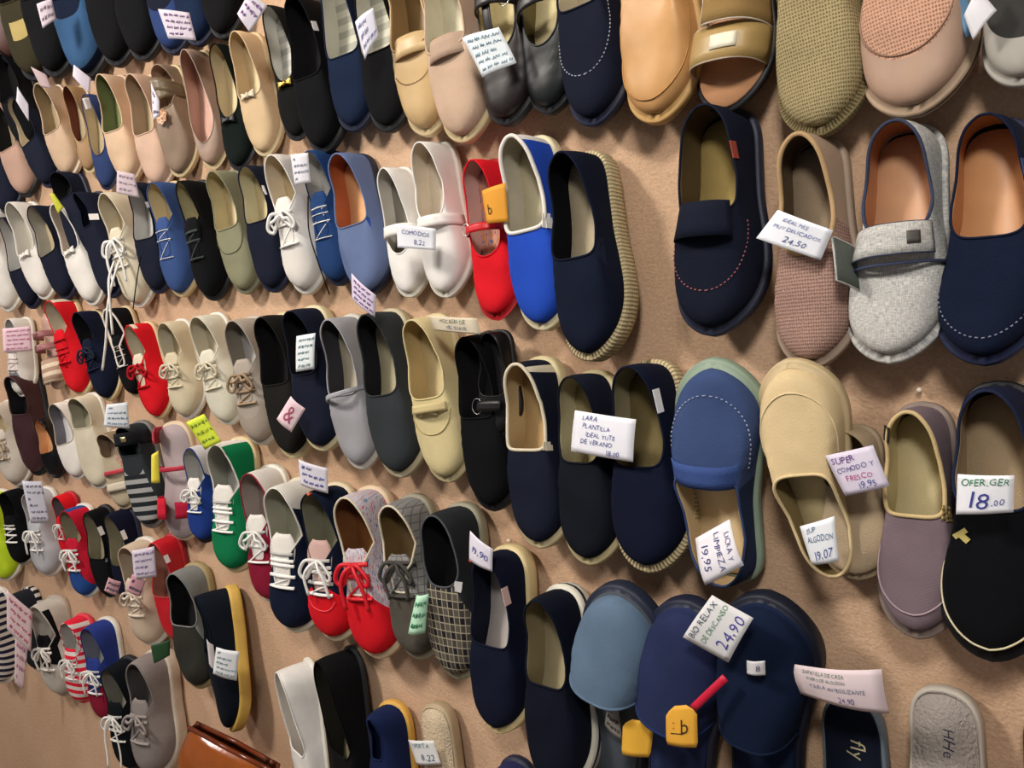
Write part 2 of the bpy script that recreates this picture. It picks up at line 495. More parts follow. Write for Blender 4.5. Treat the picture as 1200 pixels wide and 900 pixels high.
    if o.get('flower'):
        mats_, x = o['flower']; z = la.height_at(x)+.004*k; c = np.array((x*la.L, 0, z))
        for i in range(7):
            a = i*2*PI/7; e = np.array((math.cos(a), math.sin(a), .25)); s_ = np.array((-math.sin(a), math.cos(a), 0))
            rows = [[c+e*.019*k*t+s_*.008*k*math.sin(PI*min(1, t*.85+.1))*q+np.array((0, 0, .003*k*abs(q))) for q in (-1, -.5, 0, .5, 1)] for t in np.linspace(.1, 1, 6)]
            v, f, u = slab(rows, .0012*k); put('petal', v, f, mats_[i % 2], u)
        v, f, u = tube([c, c+np.array((0, 0, .004*k)), c+np.array((0, 0, .007*k))], np.array([.005, .006, .002])*k, n=10); put('flower_center', v, f, mats_[0], u)
    # --- side label tabs
    for (mat, b, side, sv, wd, hg) in o.get('tabs', []):
        side *= la.mirror
        if b == 't': b = la.bt+.025
        P = la.pt(b, side, sv, .001*k); Pu = la.pt(b+.02, side, sv, .001*k); Pv = la.pt(b, side, min(sv+.1, .99), .001*k)
        eu = (Pu-P)/np.linalg.norm(Pu-P); ev = Pv-P; ev -= eu*np.dot(ev, eu); ev /= np.linalg.norm(ev)
        rows = [[P+eu*wd*(i-.5)*k+ev*hg*(j-.5)*k for j in (0, .5, 1)] for i in (0, .5, 1)]
        v, f, u = slab(rows, .0012*k); put('label_tab', v, f, mat, u, smooth=False)
    if o.get('toggle'):      # drawstring / elastic gore folded out
        pass
    if o.get('inmark'):      # print on the insole
        mb = MB()
        for (txt, x, y, sz, rot) in o['inmark'][1]:
            v, f = text_mesh(txt)
            ca, sa = math.cos(rot), math.sin(rot)
            v2 = [((x*la.L+(p[0]*ca-p[1]*sa)*sz*k), (y*la.W+(p[0]*sa+p[1]*ca)*sz*k)*1.0, zi+.0006*k) for p in v]
            if la.mirror < 0: v2 = [(p[0], -p[1], p[2]) for p in v2]
            mb.add(v2, f)
        if la.mirror < 0: f2 = [tuple(q[::-1]) for q in mb.f]
        else: f2 = mb.f
        mesh_obj('insole_print', la.fin(mb.v), f2, o['inmark'][0], root, None, None, False)
    return root

_T = {}
def text_mesh(txt):
    if len(txt) > 1:          # letter by letter, unevenly, as a hand writes
        V = []; Fs = []; x = 0
        for ch in txt:
            if ch == ' ': x += .3; continue
            v, f = text_mesh(ch)
            x0 = min(p[0] for p in v); x1 = max(p[0] for p in v); r = random.uniform(-.13, .13); sc_ = random.uniform(.88, 1.12); dy = random.uniform(-.06, .06)
            o = len(V)
            for p in v:
                a = (p[0]-x0)*sc_; b = p[1]*sc_
                V.append((x+a*math.cos(r)-b*math.sin(r)+b*.12, a*math.sin(r)+b*math.cos(r)+dy))
            Fs += [tuple(i+o for i in q) for q in f]; x += (x1-x0)*sc_+.11
        return V, Fs
    if txt in _T: return _T[txt]
    cu = bpy.data.curves.new('t', 'FONT'); cu.body = txt; cu.size = 1; cu.align_x = 'CENTER'; cu.align_y = 'BOTTOM_BASELINE'
    cu.resolution_u = 2; cu.shear = 0; cu.offset = -.004
    ob = bpy.data.objects.new('t', cu); COL.objects.link(ob)
    dg = bpy.context.evaluated_depsgraph_get()
    me = bpy.data.meshes.new_from_object(ob.evaluated_get(dg))
    v = [(p.co.x, p.co.y) for p in me.vertices]; f = [tuple(p.vertices) for p in me.polygons]
    bpy.data.objects.remove(ob); bpy.data.curves.remove(cu); bpy.data.meshes.remove(me)
    _T[txt] = (v, f); return v, f

def place(P_px, Q_px, za, tilt=None, base=.006, up=None):
    """heel point and toe point on the picture -> a hanging shoe: origin, axes, length"""
    d0 = za+base
    best = None
    P = on_wall(P_px[0], P_px[1], d0)
    cand = [tilt] if tilt is not None else [x*1.0 for x in range(0, 31)]
    for td in cand:
        t = math.radians(td); Lg = .25
        for _ in range(12):
            Q = on_wall(Q_px[0], Q_px[1], d0+Lg*math.sin(t)); Lg = (Q-P).length
        d = Q-P; rot = math.atan2(d.x, abs(d.z))
        cost = (math.degrees(rot)/12)**2+((td-9)/8)**2
        if best is None or cost < best[0]: best = (cost, Q, Lg, td, math.degrees(rot))
    return P, best[1], best[2], best[3], best[4]

LOG = []
def shoe(kind, label, hx_, hy_, tx_, ty_, cat='shoe', group=None, roll=None, base=.002, tilt=None, **o):
    up = ty_ < hy_
    za = .028
    P, Q, L, td, rot = place((hx_, hy_), (tx_, ty_), za, tilt, base, up)
    LOG.append('%-26s L=%.3f tilt=%d rot=%.0f x=%.2f z=%.2f  %s' % (kind, L, td, rot, P.x, P.z, label[:50]))
    if roll is None: roll = (-1 if not up else 1)*float(np.interp(hx_, [0, 300, 560, 700], [16, 13, 4, 0]))
    xa = (Q-P).normalized(); n = Vector((0, -1, 0)); za_ = (n-xa*n.dot(xa)).normalized()
    za_ = Matrix.Rotation(math.radians(roll), 3, xa) @ za_
    ya = za_.cross(xa)
    O = P-za_*za
    m = Matrix((xa, ya, za_)).transposed().to_4x4(); m.translation = O
    root = bpy.data.objects.new(kind, None); COL.objects.link(root); root.matrix_world = m; root.empty_display_size = .02
    root['label'] = label; root['category'] = cat
    if group: root['group'] = group
    keys = ('wf', 'hf', 'z0', 'xb', 'xt', 'wo', 'ef', 'slit', 'mule', 'hh', 'hs', 'ht', 'drop', 'mirror', 'N', 'Mr', 'spring', 'point', 'crumple', 'inset')
    if 'N' not in o: o['N'] = 96 if hx_ > 480 else 64
    if 'Mr' not in o: o['Mr'] = 16 if hx_ > 480 else 11
    la = Last(L, **{q: o[q] for q in keys if q in o})
    build_shoe(root, la, o)
    return root

# ------------------------------------------------------------------ paper tags
def tag(label, corners, d=.1, face=0.0, col='#e9e6ee', lines=(), scrib=None, curl=.003, name='price_tag', group='handwritten price tags', d2=None, shape=None, cat='tag', hole=False, tilt=0):
    """corners in the order of the writing: top left, top right, bottom right, bottom left"""
    cx = sum(c[0] for c in corners)/4; cy = sum(c[1] for c in corners)/4
    Pc = on_wall(cx, cy, d)
    N = Vector((0, -1, 0)); tc = (CAM-Pc); tc.z = 0; tc.normalize()
    n = (N*(1-face)+tc*face).normalized()
    if tilt: n = (n+Vector((0, 0, tilt))).normalized()
    C = []
    for c in corners:
        r = ray(*c); t = (Pc-CAM).dot(n)/r.dot(n); C.append(CAM+r*t)
    C = [np.array(c) for c in C]; nn = np.array(n)
    ctr = sum(C)/4
    root = bpy.data.objects.new(name, None) if lines or scrib else None
    ph = random.random()*2-1
    wid = np.linalg.norm(C[1]-C[0])
    def S(u, v, e=0):            # u right, v down
        p = (C[0]*(1-u)+C[1]*u)*(1-v)+(C[3]*(1-u)+C[2]*u)*v
        return p-ctr+nn*(curl*(math.sin(u*PI*1.1+ph)+.6*math.cos(v*2.4+ph))+e)
    if root:
        COL.objects.link(root); root.location = ctr; root['label'] = label; root['category'] = cat; root.empty_display_size = .01
        if group: root['group'] = group
    nu = nv = 9
    if shape == 'tagtop':
        us = []
        rows = []
        for j in range(nv):
            v = j/(nv-1)
            w = .5 if v > .16 else (.5-.32*(1-v/.16)**.7 if v > 0 else .18)
            if v > .92: w = .5-.05*((v-.92)/.08)
            rows.append([S(.5+(i/(nu-1)-.5)*2*w, v) for i in range(nu)])
    else:
        rows = [[S(i/(nu-1), j/(nv-1)) for i in range(nu)] for j in range(nv)]
    v, f, u = slab(rows, .0005)
    sh = mesh_obj('paper_sheet' if root else name, v, f, M('paper', col), root, u)
    if not root:
        sh.location = ctr; sh['label'] = label; sh['category'] = cat
        if group: sh['group'] = group
        return sh
    # which way is the front
    for (txt, x, y, h, c, *wmax) in lines:
        tv, tf = text_mesh(txt)
        if not tv: continue
        ys = [p[1] for p in tv]; xs = [p[0] for p in tv]
        hh = max(ys)-min(ys); ww = max(xs)-min(xs); hr = np.linalg.norm(C[3]-C[0]); 
        sy = h/hh; sx = sy*hr/wid
        if wmax and ww*sx > wmax[0]: sx = wmax[0]/ww
        elif wmax and len(wmax) > 1: sx = wmax[0]/ww
        mx = (max(xs)+min(xs))/2; my = (max(ys)+min(ys))/2
        sl = (random.random()-.5)*.08
        V = [S(x+(p[0]-mx)*sx, y-(p[1]-my)*sy+sl*(p[0]-mx)*sx, .0009) for p in tv]
        mesh_obj('handwriting', V, tf, M('ink', c), root, None, None, False)
    if scrib:
        mb = MB(); cc, nl = scrib[:2]
        for r in range(nl):
            y = (r+.8)/(nl+.6); x = .1+random.random()*.06
            while x < .88:
                w = random.uniform(.1, .22); pts = []
                for i in range(9):
                    pts.append(S(min(x+w*i/8, .95), y+(.5/nl)*.5*math.sin(i*2.1+random.random()*1.4)*random.uniform(.5, 1), .0009))
                v, f, u = tube(pts, max(.00045, wid*.011), n=4, up=nn); mb.add(v, f, u)
                x += w+.05
                if random.random() < .12: break
        mb.build('handwriting', M('ink', cc), root)
    return root
# ------------------------------------------------------------------ palette
NAVY = M('canvas', '#161b2c'); NAVYS = M('suede', '#131828'); BLACK = M('canvas', '#0c0d10'); BLACKL = M('leather', '#0a0a0c')
CREAM = M('canvas', '#d8cfb8'); CREAMS = M('suede', '#d6c6a0'); WHITE = M('canvas', '#e6e2dc'); WHITEL = M('leather', '#eae8e4')
RED = M('canvas', '#d81a26'); JUTE = M('rope', '#dccba0'); TAN = M('leather', '#c9a478'); GREY = M('canvas', '#8e8f92')
CHAR = M('canvas', '#1c1d20'); BEIGE = M('canvas', '#cdb598'); RWHITE = M('rubber', '#dedacf'); RBLACK = M('rubber', '#17181c')
RTAN = M('rubber', '#cdb98f'); FELTB = M('felt', '#cdbd9c'); FELTG = M('felt', '#c6c4c0'); BLUE = M('canvas', '#2b4d8c'); ROYAL = M('canvas', '#234bb8')
PINKB = M('canvas', '#cfae9e'); INSBLK = M('felt', '#1d1c1e'); GREEN = M('canvas', '#0e7a4b'); WINE = M('canvas', '#8c1c36'); TAG = M('paper', '#e8e6e6')
LACEW = M('canvas', '#f0eeea'); GOLD = M('metal', '#b89a4a'); NRUB = M('rubber', '#1a2038'); FELTW = M('felt', '#cfcac0'); YRUB = M('rubber', '#d3ad55')
PEACH = M('leather', '#dca878'); ORUB = M('rubber', '#d9a94e')

G1 = 'shoes in the top row'; G2 = 'shoes in the second row'; G3 = 'shoes in the third row'; G4 = 'shoes in the bottom row'; G0 = 'dark shoes above the top row'
GK = "children's shoes crowded at the lower left"
def SL(label, *p, kind='slip_on_shoe', **o): return shoe(kind, label, *p, **o)
SNK = dict(slit=True, xt=.66, hh=.058, hs=.042, ht=.048, wo=.92)
def SN(label, *p, kind='lace_up_sneaker', **o):
    q = dict(SNK); q.update(o); return shoe(kind, label, *p, **q)
BAL = dict(xt=.66, ef=.95, hh=.05, hs=.036, ht=.032, wo=.84, z0=.008, wf=.33, drop=.25)
def BA(label, *p, kind='ballet_flat', **o):
    q = dict(BAL); q.update(o); return shoe(kind, label, *p, **q)
def MU(label, *p, kind='slipper', **o):
    q = dict(mule=True, xt=.5, ht=.058, z0=.02, drop=.35); q.update(o); return shoe(kind, label, *p, **q)

# ================================================================== row above (top left), weaker light there darkened into the shoe colours
SL('dark brown leather shoe at the far top left corner', -2, -95, 22, 72, group=G0, up=M('leather', '#4c2e28'), lin=INSBLK, sole=RBLACK, wf=.4)
SL('olive brown shoe with a small yellow mark on its toe, top left', 28, -90, 50, 92, group=G0, up=M('suede', '#343020'), lin=INSBLK, sole=RBLACK, regions=[(M('satin', '#a8934a'), .93, 1.01, .3, .5)], wf=.4)
SL('plain black shoe behind the pale card at the top left', 52, -95, 72, 88, group=G0, up=BLACK, lin=INSBLK, sole=RBLACK)
SL('denim blue shoe with a faded toe, among the black shoes at top left', 84, -100, 110, 90, group=G0, up=M('canvas', '#0f1a30'), lin=INSBLK, sole=RBLACK, regions=[(M('canvas', '#36587f'), .55, 1.01, .3, .95)])  # toe faces take a lighter blue than the rest
SL('black shoe right of the denim blue one at top left', 122, -100, 142, 75, group=G0, up=BLACK, lin=INSBLK, sole=RBLACK, ins=INSBLK)
SL('black shoe left of the white card at the top edge', 155, -100, 172, 68, group=G0, up=BLACK, lin=INSBLK, sole=RBLACK, ins=INSBLK)
SL('navy shoe with a blue toe under the white card at the top edge', 190, -100, 206, 60, group=G0, up=NAVY, lin=INSBLK, sole=NRUB, regions=[(M('canvas', '#2c4070'), .8, 1.01, .45, 1.01)])
SL('dark blue shoe right of the white card at the top edge', 222, -110, 234, 50, group=G0, up=M('suede', '#14233f'), lin=INSBLK, sole=NRUB)
SL('black shoe with its toe left of the white diamond card', 252, -120, 264, 42, group=G0, up=BLACK, lin=INSBLK, sole=RBLACK, ins=INSBLK)

# ================================================================== top row
SL('black shoe under the pinkish tag at far left', 10, 60, 38, 170, group=G1, up=BLACK, ins=INSBLK, lin=INSBLK, sole=RBLACK, wf=.4)
SL('dark navy shoe low at the far left edge above the white canvas shoe', -14, 150, 14, 246, group=G1, up=NAVY, ins=INSBLK, lin=INSBLK, sole=NRUB, wf=.42)
SL('navy shoe whose heel shows behind the yellow green tag', 78, 203, 106, 310, group=G2, up=NAVY, ins=INSBLK, lin=INSBLK, sole=NRUB, wf=.42, xt=.3)
SL('black shoe at the left edge level with the top row', -12, 70, 8, 185, group=G1, up=CHAR, lin=INSBLK, sole=RBLACK, ins=CREAM)
SL('pinkish beige shoe low at the left edge under the navy one', 8, 118, 32, 228, group=G1, up=M('suede', '#b49484'), lin=INSBLK, sole=RBLACK)
SL('navy shoe leaning right between two beige ones at far left', 28, 118, 60, 215, group=G1, up=NAVY, lin=FELTB, sole=NRUB, wf=.34)
SL('beige leather shoe with a wide opening, leftmost pale one of the top row', 58, 100, 82, 205, group=G1, up=M('leather', '#c4a88c'), lin=M('felt', '#a08c6c'), sole=M('rubber', '#e2cbb4'))
BA('dark tan flat with gold studs on its toe in the top row', 84, 100, 102, 200, group=G1, up=M('leather', '#9c7c58'), lin=M('leather', '#6a2c1c'), sole=RTAN, regions=[(GOLD, .62, .82, .2, .6)])
BA('narrow navy blue flat in the top row between tan and beige shoes', 108, 110, 122, 220, group=G1, up=M('canvas', '#2c3c66'), lin=FELTB, sole=NRUB)
SL('beige loafer with a green insole and dark lining in the top row', 132, 88, 152, 212, group=G1, up=M('leather', '#d2b496'), lin=M('felt', '#7d8458'), ins=M('felt', '#7d8458'), sole=M('rubber', '#cdb496'))
SL('pinkish beige shoe behind the narrow white tag in the top row', 168, 88, 188, 218, group=G1, up=M('leather', '#cfae98'), lin=M('felt', '#b29a80'), sole=M('rubber', '#d8bca6'))
shoe('sandal', 'taupe sandal with a flower ornament in the top row', 194, 76, 212, 205, group=G1, up=M('leather', '#8a7664'), ins=M('leather', '#c8a88c'), lin=M('leather', '#b89880'), sole=RTAN, xt=.42, wo=.95, hs=.02, hh=.045, wf=.36,
     straps=[dict(x0=.16, x1=.28, h=.056, mat=M('leather', '#6e5e48'), skew=.05), dict(x0=.27, x1=.37, h=.056, mat=M('leather', '#77664e'), skew=-.06)], flower=((M('satin', '#d8b49c'), M('satin', '#c89060')), .5))
BA('pinkish beige flat with a pink insole left of the black ballet flat', 226, 58, 248, 195, group=G1, up=M('leather', '#a99080'), ins=M('leather', '#d0a898'), lin=M('leather', '#c09a88'), sole=RTAN, xt=.8)
BA('slim black ballet flat with a beige insole and a bow at its throat', 262, 52, 278, 196, group=G1, up=M('canvas', '#0e1715'), ins=CREAMS, lin=FELTB, sole=RBLACK, bowtie=(M('satin', '#15161a'), .62), xt=.6)
SL('long cream flat with a ribbon trim in the top row', 287, 38, 312, 180, group=G1, up=M('canvas', '#d2b792'), ins=CREAMS, lin=M('felt', '#cdb48e'), sole=M('rubber', '#cfbb93'), xt=.55, ht=.04, hh=.05, hs=.04, wf=.33, bowtie=(CREAM, .54))
BA('black ballet flat with a pale grey insole and gold throat trim', 324, 8, 347, 160, group=G1, up=M('suede', '#101011'), ins=M('stripe', '#cfcec6', '#b4b4ae'), lin=M('felt', '#cfcec6'), sole=RBLACK, bowtie=(GOLD, .6), xt=.58)
SL('all black slip-on shoe with a small white label in the top row', 362, 0, 382, 176, group=G1, up=BLACK, ins=INSBLK, lin=INSBLK, sole=RBLACK, tabs=[(TAG, .3, 1, .45, .016, .012)], wf=.34)
SL('navy slip-on with a pale striped insole in the top row', 400, -32, 418, 150, group=G1, up=M('canvas', '#14213a'), ins=M('stripe', '#c9c7b8', '#a9a89c'), lin=M('felt', '#c2c0b2'), sole=NRUB, xt=.56, hh=.045, ht=.035)
SL('black slip-on with a pale striped insole behind the tilted tag in the top row', 441, -42, 459, 150, group=G1, up=BLACK, ins=M('stripe', '#c9c7b8', '#a9a89c'), lin=M('felt', '#c2c0b2'), sole=RBLACK, xt=.56, hh=.045, ht=.035)
SL('sand coloured loafer with a brown insole in the top row', 482, -48, 505, 154, group=G1, kind='loafer', up=M('leather', '#c4a677'), ins=M('leather', '#7d6440'), lin=M('leather', '#9c7e54'), sole=RTAN, stitch=(M('canvas', '#8c7450'), .45, .8),
   straps=[dict(x0=.49, x1=.6, h=.046, mat=M('leather', '#c8ac7e'), v0=-.7, v1=.7, lift=.001)])
SL('pinkish beige loafer with a pale insole in the top row', 524, -52, 549, 162, group=G1, kind='loafer', up=M('suede', '#c2a791'), ins=M('felt', '#d2cdb4'), lin=M('felt', '#cfc8b0'), sole=RTAN, straps=[dict(x0=.49, x1=.6, h=.046, mat=M('suede', '#ad9583'), v0=-.7, v1=.7, lift=.001)])
shoe('mary_jane_shoe', 'dark brown T-strap shoe with a cream insole under the tilted tag', 588, -70, 597, 142, group=G1, up=M('leather', '#1a1110'), ins=M('felt', '#cfc296'), lin=M('felt', '#cabd94'), sole=RBLACK, xt=.64, ef=1, wo=.86, hh=.05, ht=.035,
     straps=[dict(x0=.36, x1=.43, h=.06, mat=M('leather', '#1d1518'), buckle=.75)], tstrap=(M('leather', '#1d1518'), .38, .66, .06, .04))
shoe('mary_jane_shoe', 'greenish black T-strap shoe beside the navy moccasin', 636, -80, 646, 128, group=G1, up=M('leather', '#0f1517'), ins=M('felt', '#cfc296'), lin=M('leather', '#6a5e3a'), sole=RBLACK, xt=.66, ef=1, wo=.86, hh=.05, ht=.035,
     straps=[dict(x0=.42, x1=.49, h=.06, mat=M('leather', '#1a181c'), skew=-.05)])
SL('navy suede moccasin with white stitching round its toe', 686, -95, 700, 142, group=G1, kind='moccasin', up=NAVYS, ins=M('felt', '#c2b69c'), lin=M('felt', '#bfb39a'), sole=NRUB, stitch=(M('canvas', '#aab0c0'), .62, .5), xt=.48, tabs=[(TAG, .42, 1, .25, .02, .014)])
SL('tan leather slip-on shoe hanging from the top edge', 764, -118, 775, 138, group=G1, up=M('leather', '#c89862'), ins=M('leather', '#b98448'), lin=M('leather', '#8c5a30'), sole=M('rubber', '#cda468'), xt=.46, stitch=(M('leather', '#a87838'), .9, .5, 1), wf=.37)
shoe('sandal', 'brown trekking sandal with a velcro strap, open at the toe', 862, -130, 852, 126, group=G1, sandal=True, up=M('leather', '#7c6440'), ins=M('canvas', '#b88864'), sole=RBLACK, z0=.012,
     straps=[dict(x0=.5, x1=.66, h=.056, mat=M('suede', '#8a7046'), trim=M('canvas', '#c8beb0'), v0=-.2, v1=1), dict(x0=.66, x1=.82, h=.046, mat=M('leather', '#a88c58'), trim=M('canvas', '#c8beb0'), patch=(M('rubber', '#e2ddc8'), -.05, .28)), dict(x0=.34, x1=.42, h=.06, mat=M('leather', '#54402c'), skew=.08)])
SL('olive green mesh slip-on shoe hanging from the top edge', 945, -125, 968, 152, group=G1, up=M('mesh', '#a39570', '#645838'), ins=FELTB, lin=FELTB, sole=M('mesh', '#867a58', '#544a30'), xt=.42, wf=.38, hf=.95, crumple=.001)
SL('pinkish beige mesh slip-on with a ridged rubber sole at the top edge', 1046, -155, 1082, 126, group=G1, up=M('mesh', '#c79c84', '#8e6a58'), ins=FELTB, lin=FELTB, sole=M('rubber', '#b09880'), stripe=M('rubber', '#38302a'), xt=.4, wf=.42, stitch=(M('leather', '#8a6c58'), .68, .5, 1), regions=[(M('leather', '#ac8f7c'), .4, 1.01, .7, 1.01)])
SL('dark shoe with a grey rubber toe cut by the top right corner', 1200, -160, 1204, 92, group=G1, up=M('canvas', '#3a3a38'), ins=INSBLK, lin=INSBLK, sole=M('rubber', '#a8a49c'), regions=[(M('rubber', '#a8a49c'), .6, 1.01, .6, 1.01)])

# ================================================================== second row
SL('white canvas shoe at the left edge in the second row', -4, 240, 12, 364, group=G2, up=WHITE, ins=FELTW, lin=FELTW, sole=RWHITE, xt=.4)
SL('narrow navy slip-on with a grey lining in the second row, near the left edge', 18, 254, 38, 360, group=G2, up=NAVY, ins=FELTG, lin=FELTG, sole=NRUB, wf=.32, xt=.6)
SL('white shoe with a small bow between two navy shoes near the left edge', 28, 238, 56, 348, group=G2, up=WHITE, ins=FELTW, lin=FELTW, sole=RWHITE, bowtie=(WHITE, .57))
SL('navy slip-on with a beige insole right of the white bowed shoe', 52, 242, 80, 348, group=G2, up=NAVY, ins=FELTB, lin=M('felt', '#a8a49a'), sole=NRUB)
SL('narrow white shoe with a frilled throat in the second row', 80, 240, 112, 355, group=G2, up=WHITE, ins=M('felt', '#d6c3ae'), lin=M('felt', '#d6c3ae'), sole=RWHITE, bowtie=(WHITE, .5), xt=0.51, wf=.33)
SL('navy elasticated shoe with a white label at its heel', 105, 226, 134, 346, group=G2, up=NAVY, ins=NAVY, lin=NAVY, sole=NRUB, xt=.35, wo=.4, tabs=[(TAG, .3, 1, .4, .016, .022)])
SN('cream canvas sneaker with long hanging laces in the second row', 140, 226, 166, 358, group=G2, up=CREAM, ins=M('felt', '#cfc0a0'), lin=M('felt', '#d6cbb2'), sole=RWHITE, lace=LACEW, tail=.1)
SL('navy shoe with a light grey insole between cream and blue lace-ups', 172, 214, 186, 342, group=G2, up=NAVY, ins=FELTG, lin=FELTG, sole=NRUB, xt=0.53, tabs=[(TAG, .3, 1, .3, .014, .016)])
SN('blue canvas sneaker with a cream lining and small laces', 196, 213, 214, 346, group=G2, up=M('canvas', '#3a5286'), ins=CREAMS, lin=CREAMS, sole=RTAN, lace=LACEW, bow=False, bars=3, lacer=.0014)
SN('black sneaker with a cream insole and dark laces in the second row', 228, 212, 252, 350, group=G2, up=BLACK, ins=CREAMS, lin=M('felt', '#b9b28e'), sole=RBLACK, lace=M('canvas', '#3c4444'), bow=False, bars=3, wo=.7)
SL('grey green loafer with an open throat in the second row', 264, 200, 290, 342, group=G2, up=M('canvas', '#8b8a70'), ins=CREAMS, lin=M('felt', '#c9bd94'), sole=M('rubber', '#7e7c66'), xt=0.49, stitch=(M('canvas', '#6d6c58'), .4, .5, 1))
SL('navy slip-on with a cream insole and a small flag label', 302, 194, 322, 340, group=G2, up=NAVY, ins=CREAMS, lin=M('felt', '#c9c3a4'), sole=NRUB, xt=0.47, tabs=[(TAG, .3, 1, .3, .02, .007)])
SN('white canvas sneaker with a tag on its heel', 336, 182, 362, 342, group=G2, up=WHITE, ins=CREAMS, lin=M('felt', '#dccdb4'), sole=RWHITE, lace=LACEW, tail=.03, bars=3)
SN('blue canvas lace-up with a pale grey lining, left of the denim slip-on', 378, 177, 398, 332, group=G2, up=M('canvas', '#234070'), ins=FELTG, lin=FELTG, sole=NRUB, lace=LACEW, bow=False, bars=4, lacer=.0016)
SL('light denim slip-on with a tan leather insole', 412, 180, 436, 344, group=G2, up=M('canvas', '#6878a0'), ins=PEACH, lin=M('leather', '#b0603a'), sole=NRUB, xt=0.53, wf=.4, regions=[(M('canvas', '#2c4a9c'), .52, .66, 0, .45, 1)], flare=.001, z0=.02)
shoe('mary_jane_shoe', 'smaller white shoe with a strap, tilted behind the white pair tag', 462, 196, 480, 346, group=G2, up=WHITEL, ins=M('felt', '#8c877c'), lin=FELTW, sole=RWHITE, xt=.68, ef=1, wo=.8, hs=.04, ht=.036, straps=[dict(x0=.47, x1=.55, h=.052, lift=.001, mat=WHITEL)])
shoe('mary_jane_shoe', 'larger white shoe with a strap and cream lining, beside the red shoe', 508, 167, 524, 346, group=G2, up=WHITEL, ins=M('felt', '#dfd3c0'), lin=M('felt', '#d9ccb8'), sole=RWHITE, xt=0.53, ef=.9, straps=[dict(x0=.5, x1=.57, h=.052, lift=.001, mat=WHITEL)])
shoe('mary_jane_shoe', 'bright red bar shoe with an orange card tucked inside', 565, 186, 580, 372, group=G2, up=RED, ins=M('tweed', '#d9a08c', '#d8882c'), lin=M('felt', '#c8a49c'), sole=M('rubber', '#a8141e'), z0=.007, xt=.62, ef=.9, wo=.86, hh=.052, ht=.036,
     straps=[dict(x0=.43, x1=.48, h=.058, mat=M('leather', '#c8141e'), buckle=.4)])
SL('royal blue slip-on shoe edged in white', 623, 161, 642, 384, group=G2, up=ROYAL, ins=M('felt', '#bdb59a'), lin=M('felt', '#b8b2a0'), sole=M('rubber', '#ddd3b0'), stripe=None, bind=WHITE, bindr=.003, xt=0.51, ef=.4, z0=.02, regions=[(WHITE, -.01, .1, 0, 1.01)], tabs=[(WHITE, 't', 1, .2, .02, .012), (WHITE, 't', 1, .42, .016, .012)])
SL('navy espadrille with a wide braided jute sole', 688, 181, 702, 420, group=G2, kind='espadrille', up=M('canvas', '#10172a'), ins=M('felt', '#b3a58a'), lin=M('felt', '#0a0b10'), sole=JUTE, z0=.03, flare=.004, xt=0.53, ef=.45, bind=M('canvas', '#10172a'), wf=.36, regions=[(M('linen', '#232c42', '#0e1424'), .46, .6, 0, .7)])
shoe('velcro_shoe', 'large navy suede shoe with a wide velcro strap', 848, 128, 838, 390, group=G2, up=NAVYS, ins=M('felt', '#a08a55'), lin=M('felt', '#5c4c30'), sole=M('rubber', '#20263a'), xt=0.49, ef=.45, wf=.41, hh=.062, hs=.055, ht=.052,
     stitch=(M('canvas', '#a06468'), .68, .55), straps=[dict(x0=.45, x1=.6, h=.062, mat=NAVYS, v0=-1, v1=.45)], tabs=[(M('canvas', '#9c4a3c'), .3, 1, .3, .02, .012)])
shoe('velcro_shoe', 'taupe mesh slipper with its strap hanging open, behind the white tag', 952, 160, 955, 428, group=G2, up=M('mesh', '#a8887c', '#7a6058'), ins=M('felt', '#8f7d68'), lin=M('felt', '#5a4a38'), sole=M('rubber', '#9c8878'), bind=M('canvas', '#b49670'), bindr=.003, xt=0.53, ef=.8, wf=.36,
     regions=[(M('suede', '#a38c78'), -.01, .42, 0, 1.01)], straps=[dict(x0=.44, x1=.62, h=.07, mat=M('suede', '#5c625c'), v0=.5, v1=.95, lift=.012, skew=.1, trim=M('linen', '#d8d6d0', '#97999c'))])
shoe('velcro_shoe', 'light grey linen shoe with a velcro strap and dark piping', 1062, 145, 1045, 422, group=G2, up=M('linen', '#d8d6d0', '#97999c'), ins=M('leather', '#c99a76'), lin=M('leather', '#b87e58'), sole=M('linen', '#d8d6d0', '#97999c'), bind=M('canvas', '#3b4258'), bindr=.002, xt=0.49, ef=.7, wf=.41, z0=.014, hh=.06,
     straps=[dict(x0=.46, x1=.585, h=.062, mat=M('linen', '#d2cfc8', '#8f9396'), trim=M('canvas', '#3b4258'), v0=-.75, v1=.62, skew=-.03, patch=(M('rubber', '#4a4644'), .22, .4)), dict(x0=.61, x1=.622, h=.052, mat=M('canvas', '#3b4258'), lift=.001, skew=-.03)])
SL('navy blue slip-on with a tan leather insole at the right edge', 1165, 138, 1158, 424, group=G2, up=M('suede', '#121a30'), ins=M('leather', '#c79468'), lin=M('leather', '#bd8458'), sole=M('rubber', '#1b2340'), xt=0.51, ef=.5, wf=.4, stitch=(M('canvas', '#7c8298'), .85, .6), bind=M('suede', '#121a30'), tabs=[(M('canvas', '#3c4a70'), .32, 1, .25, .024, .01)])

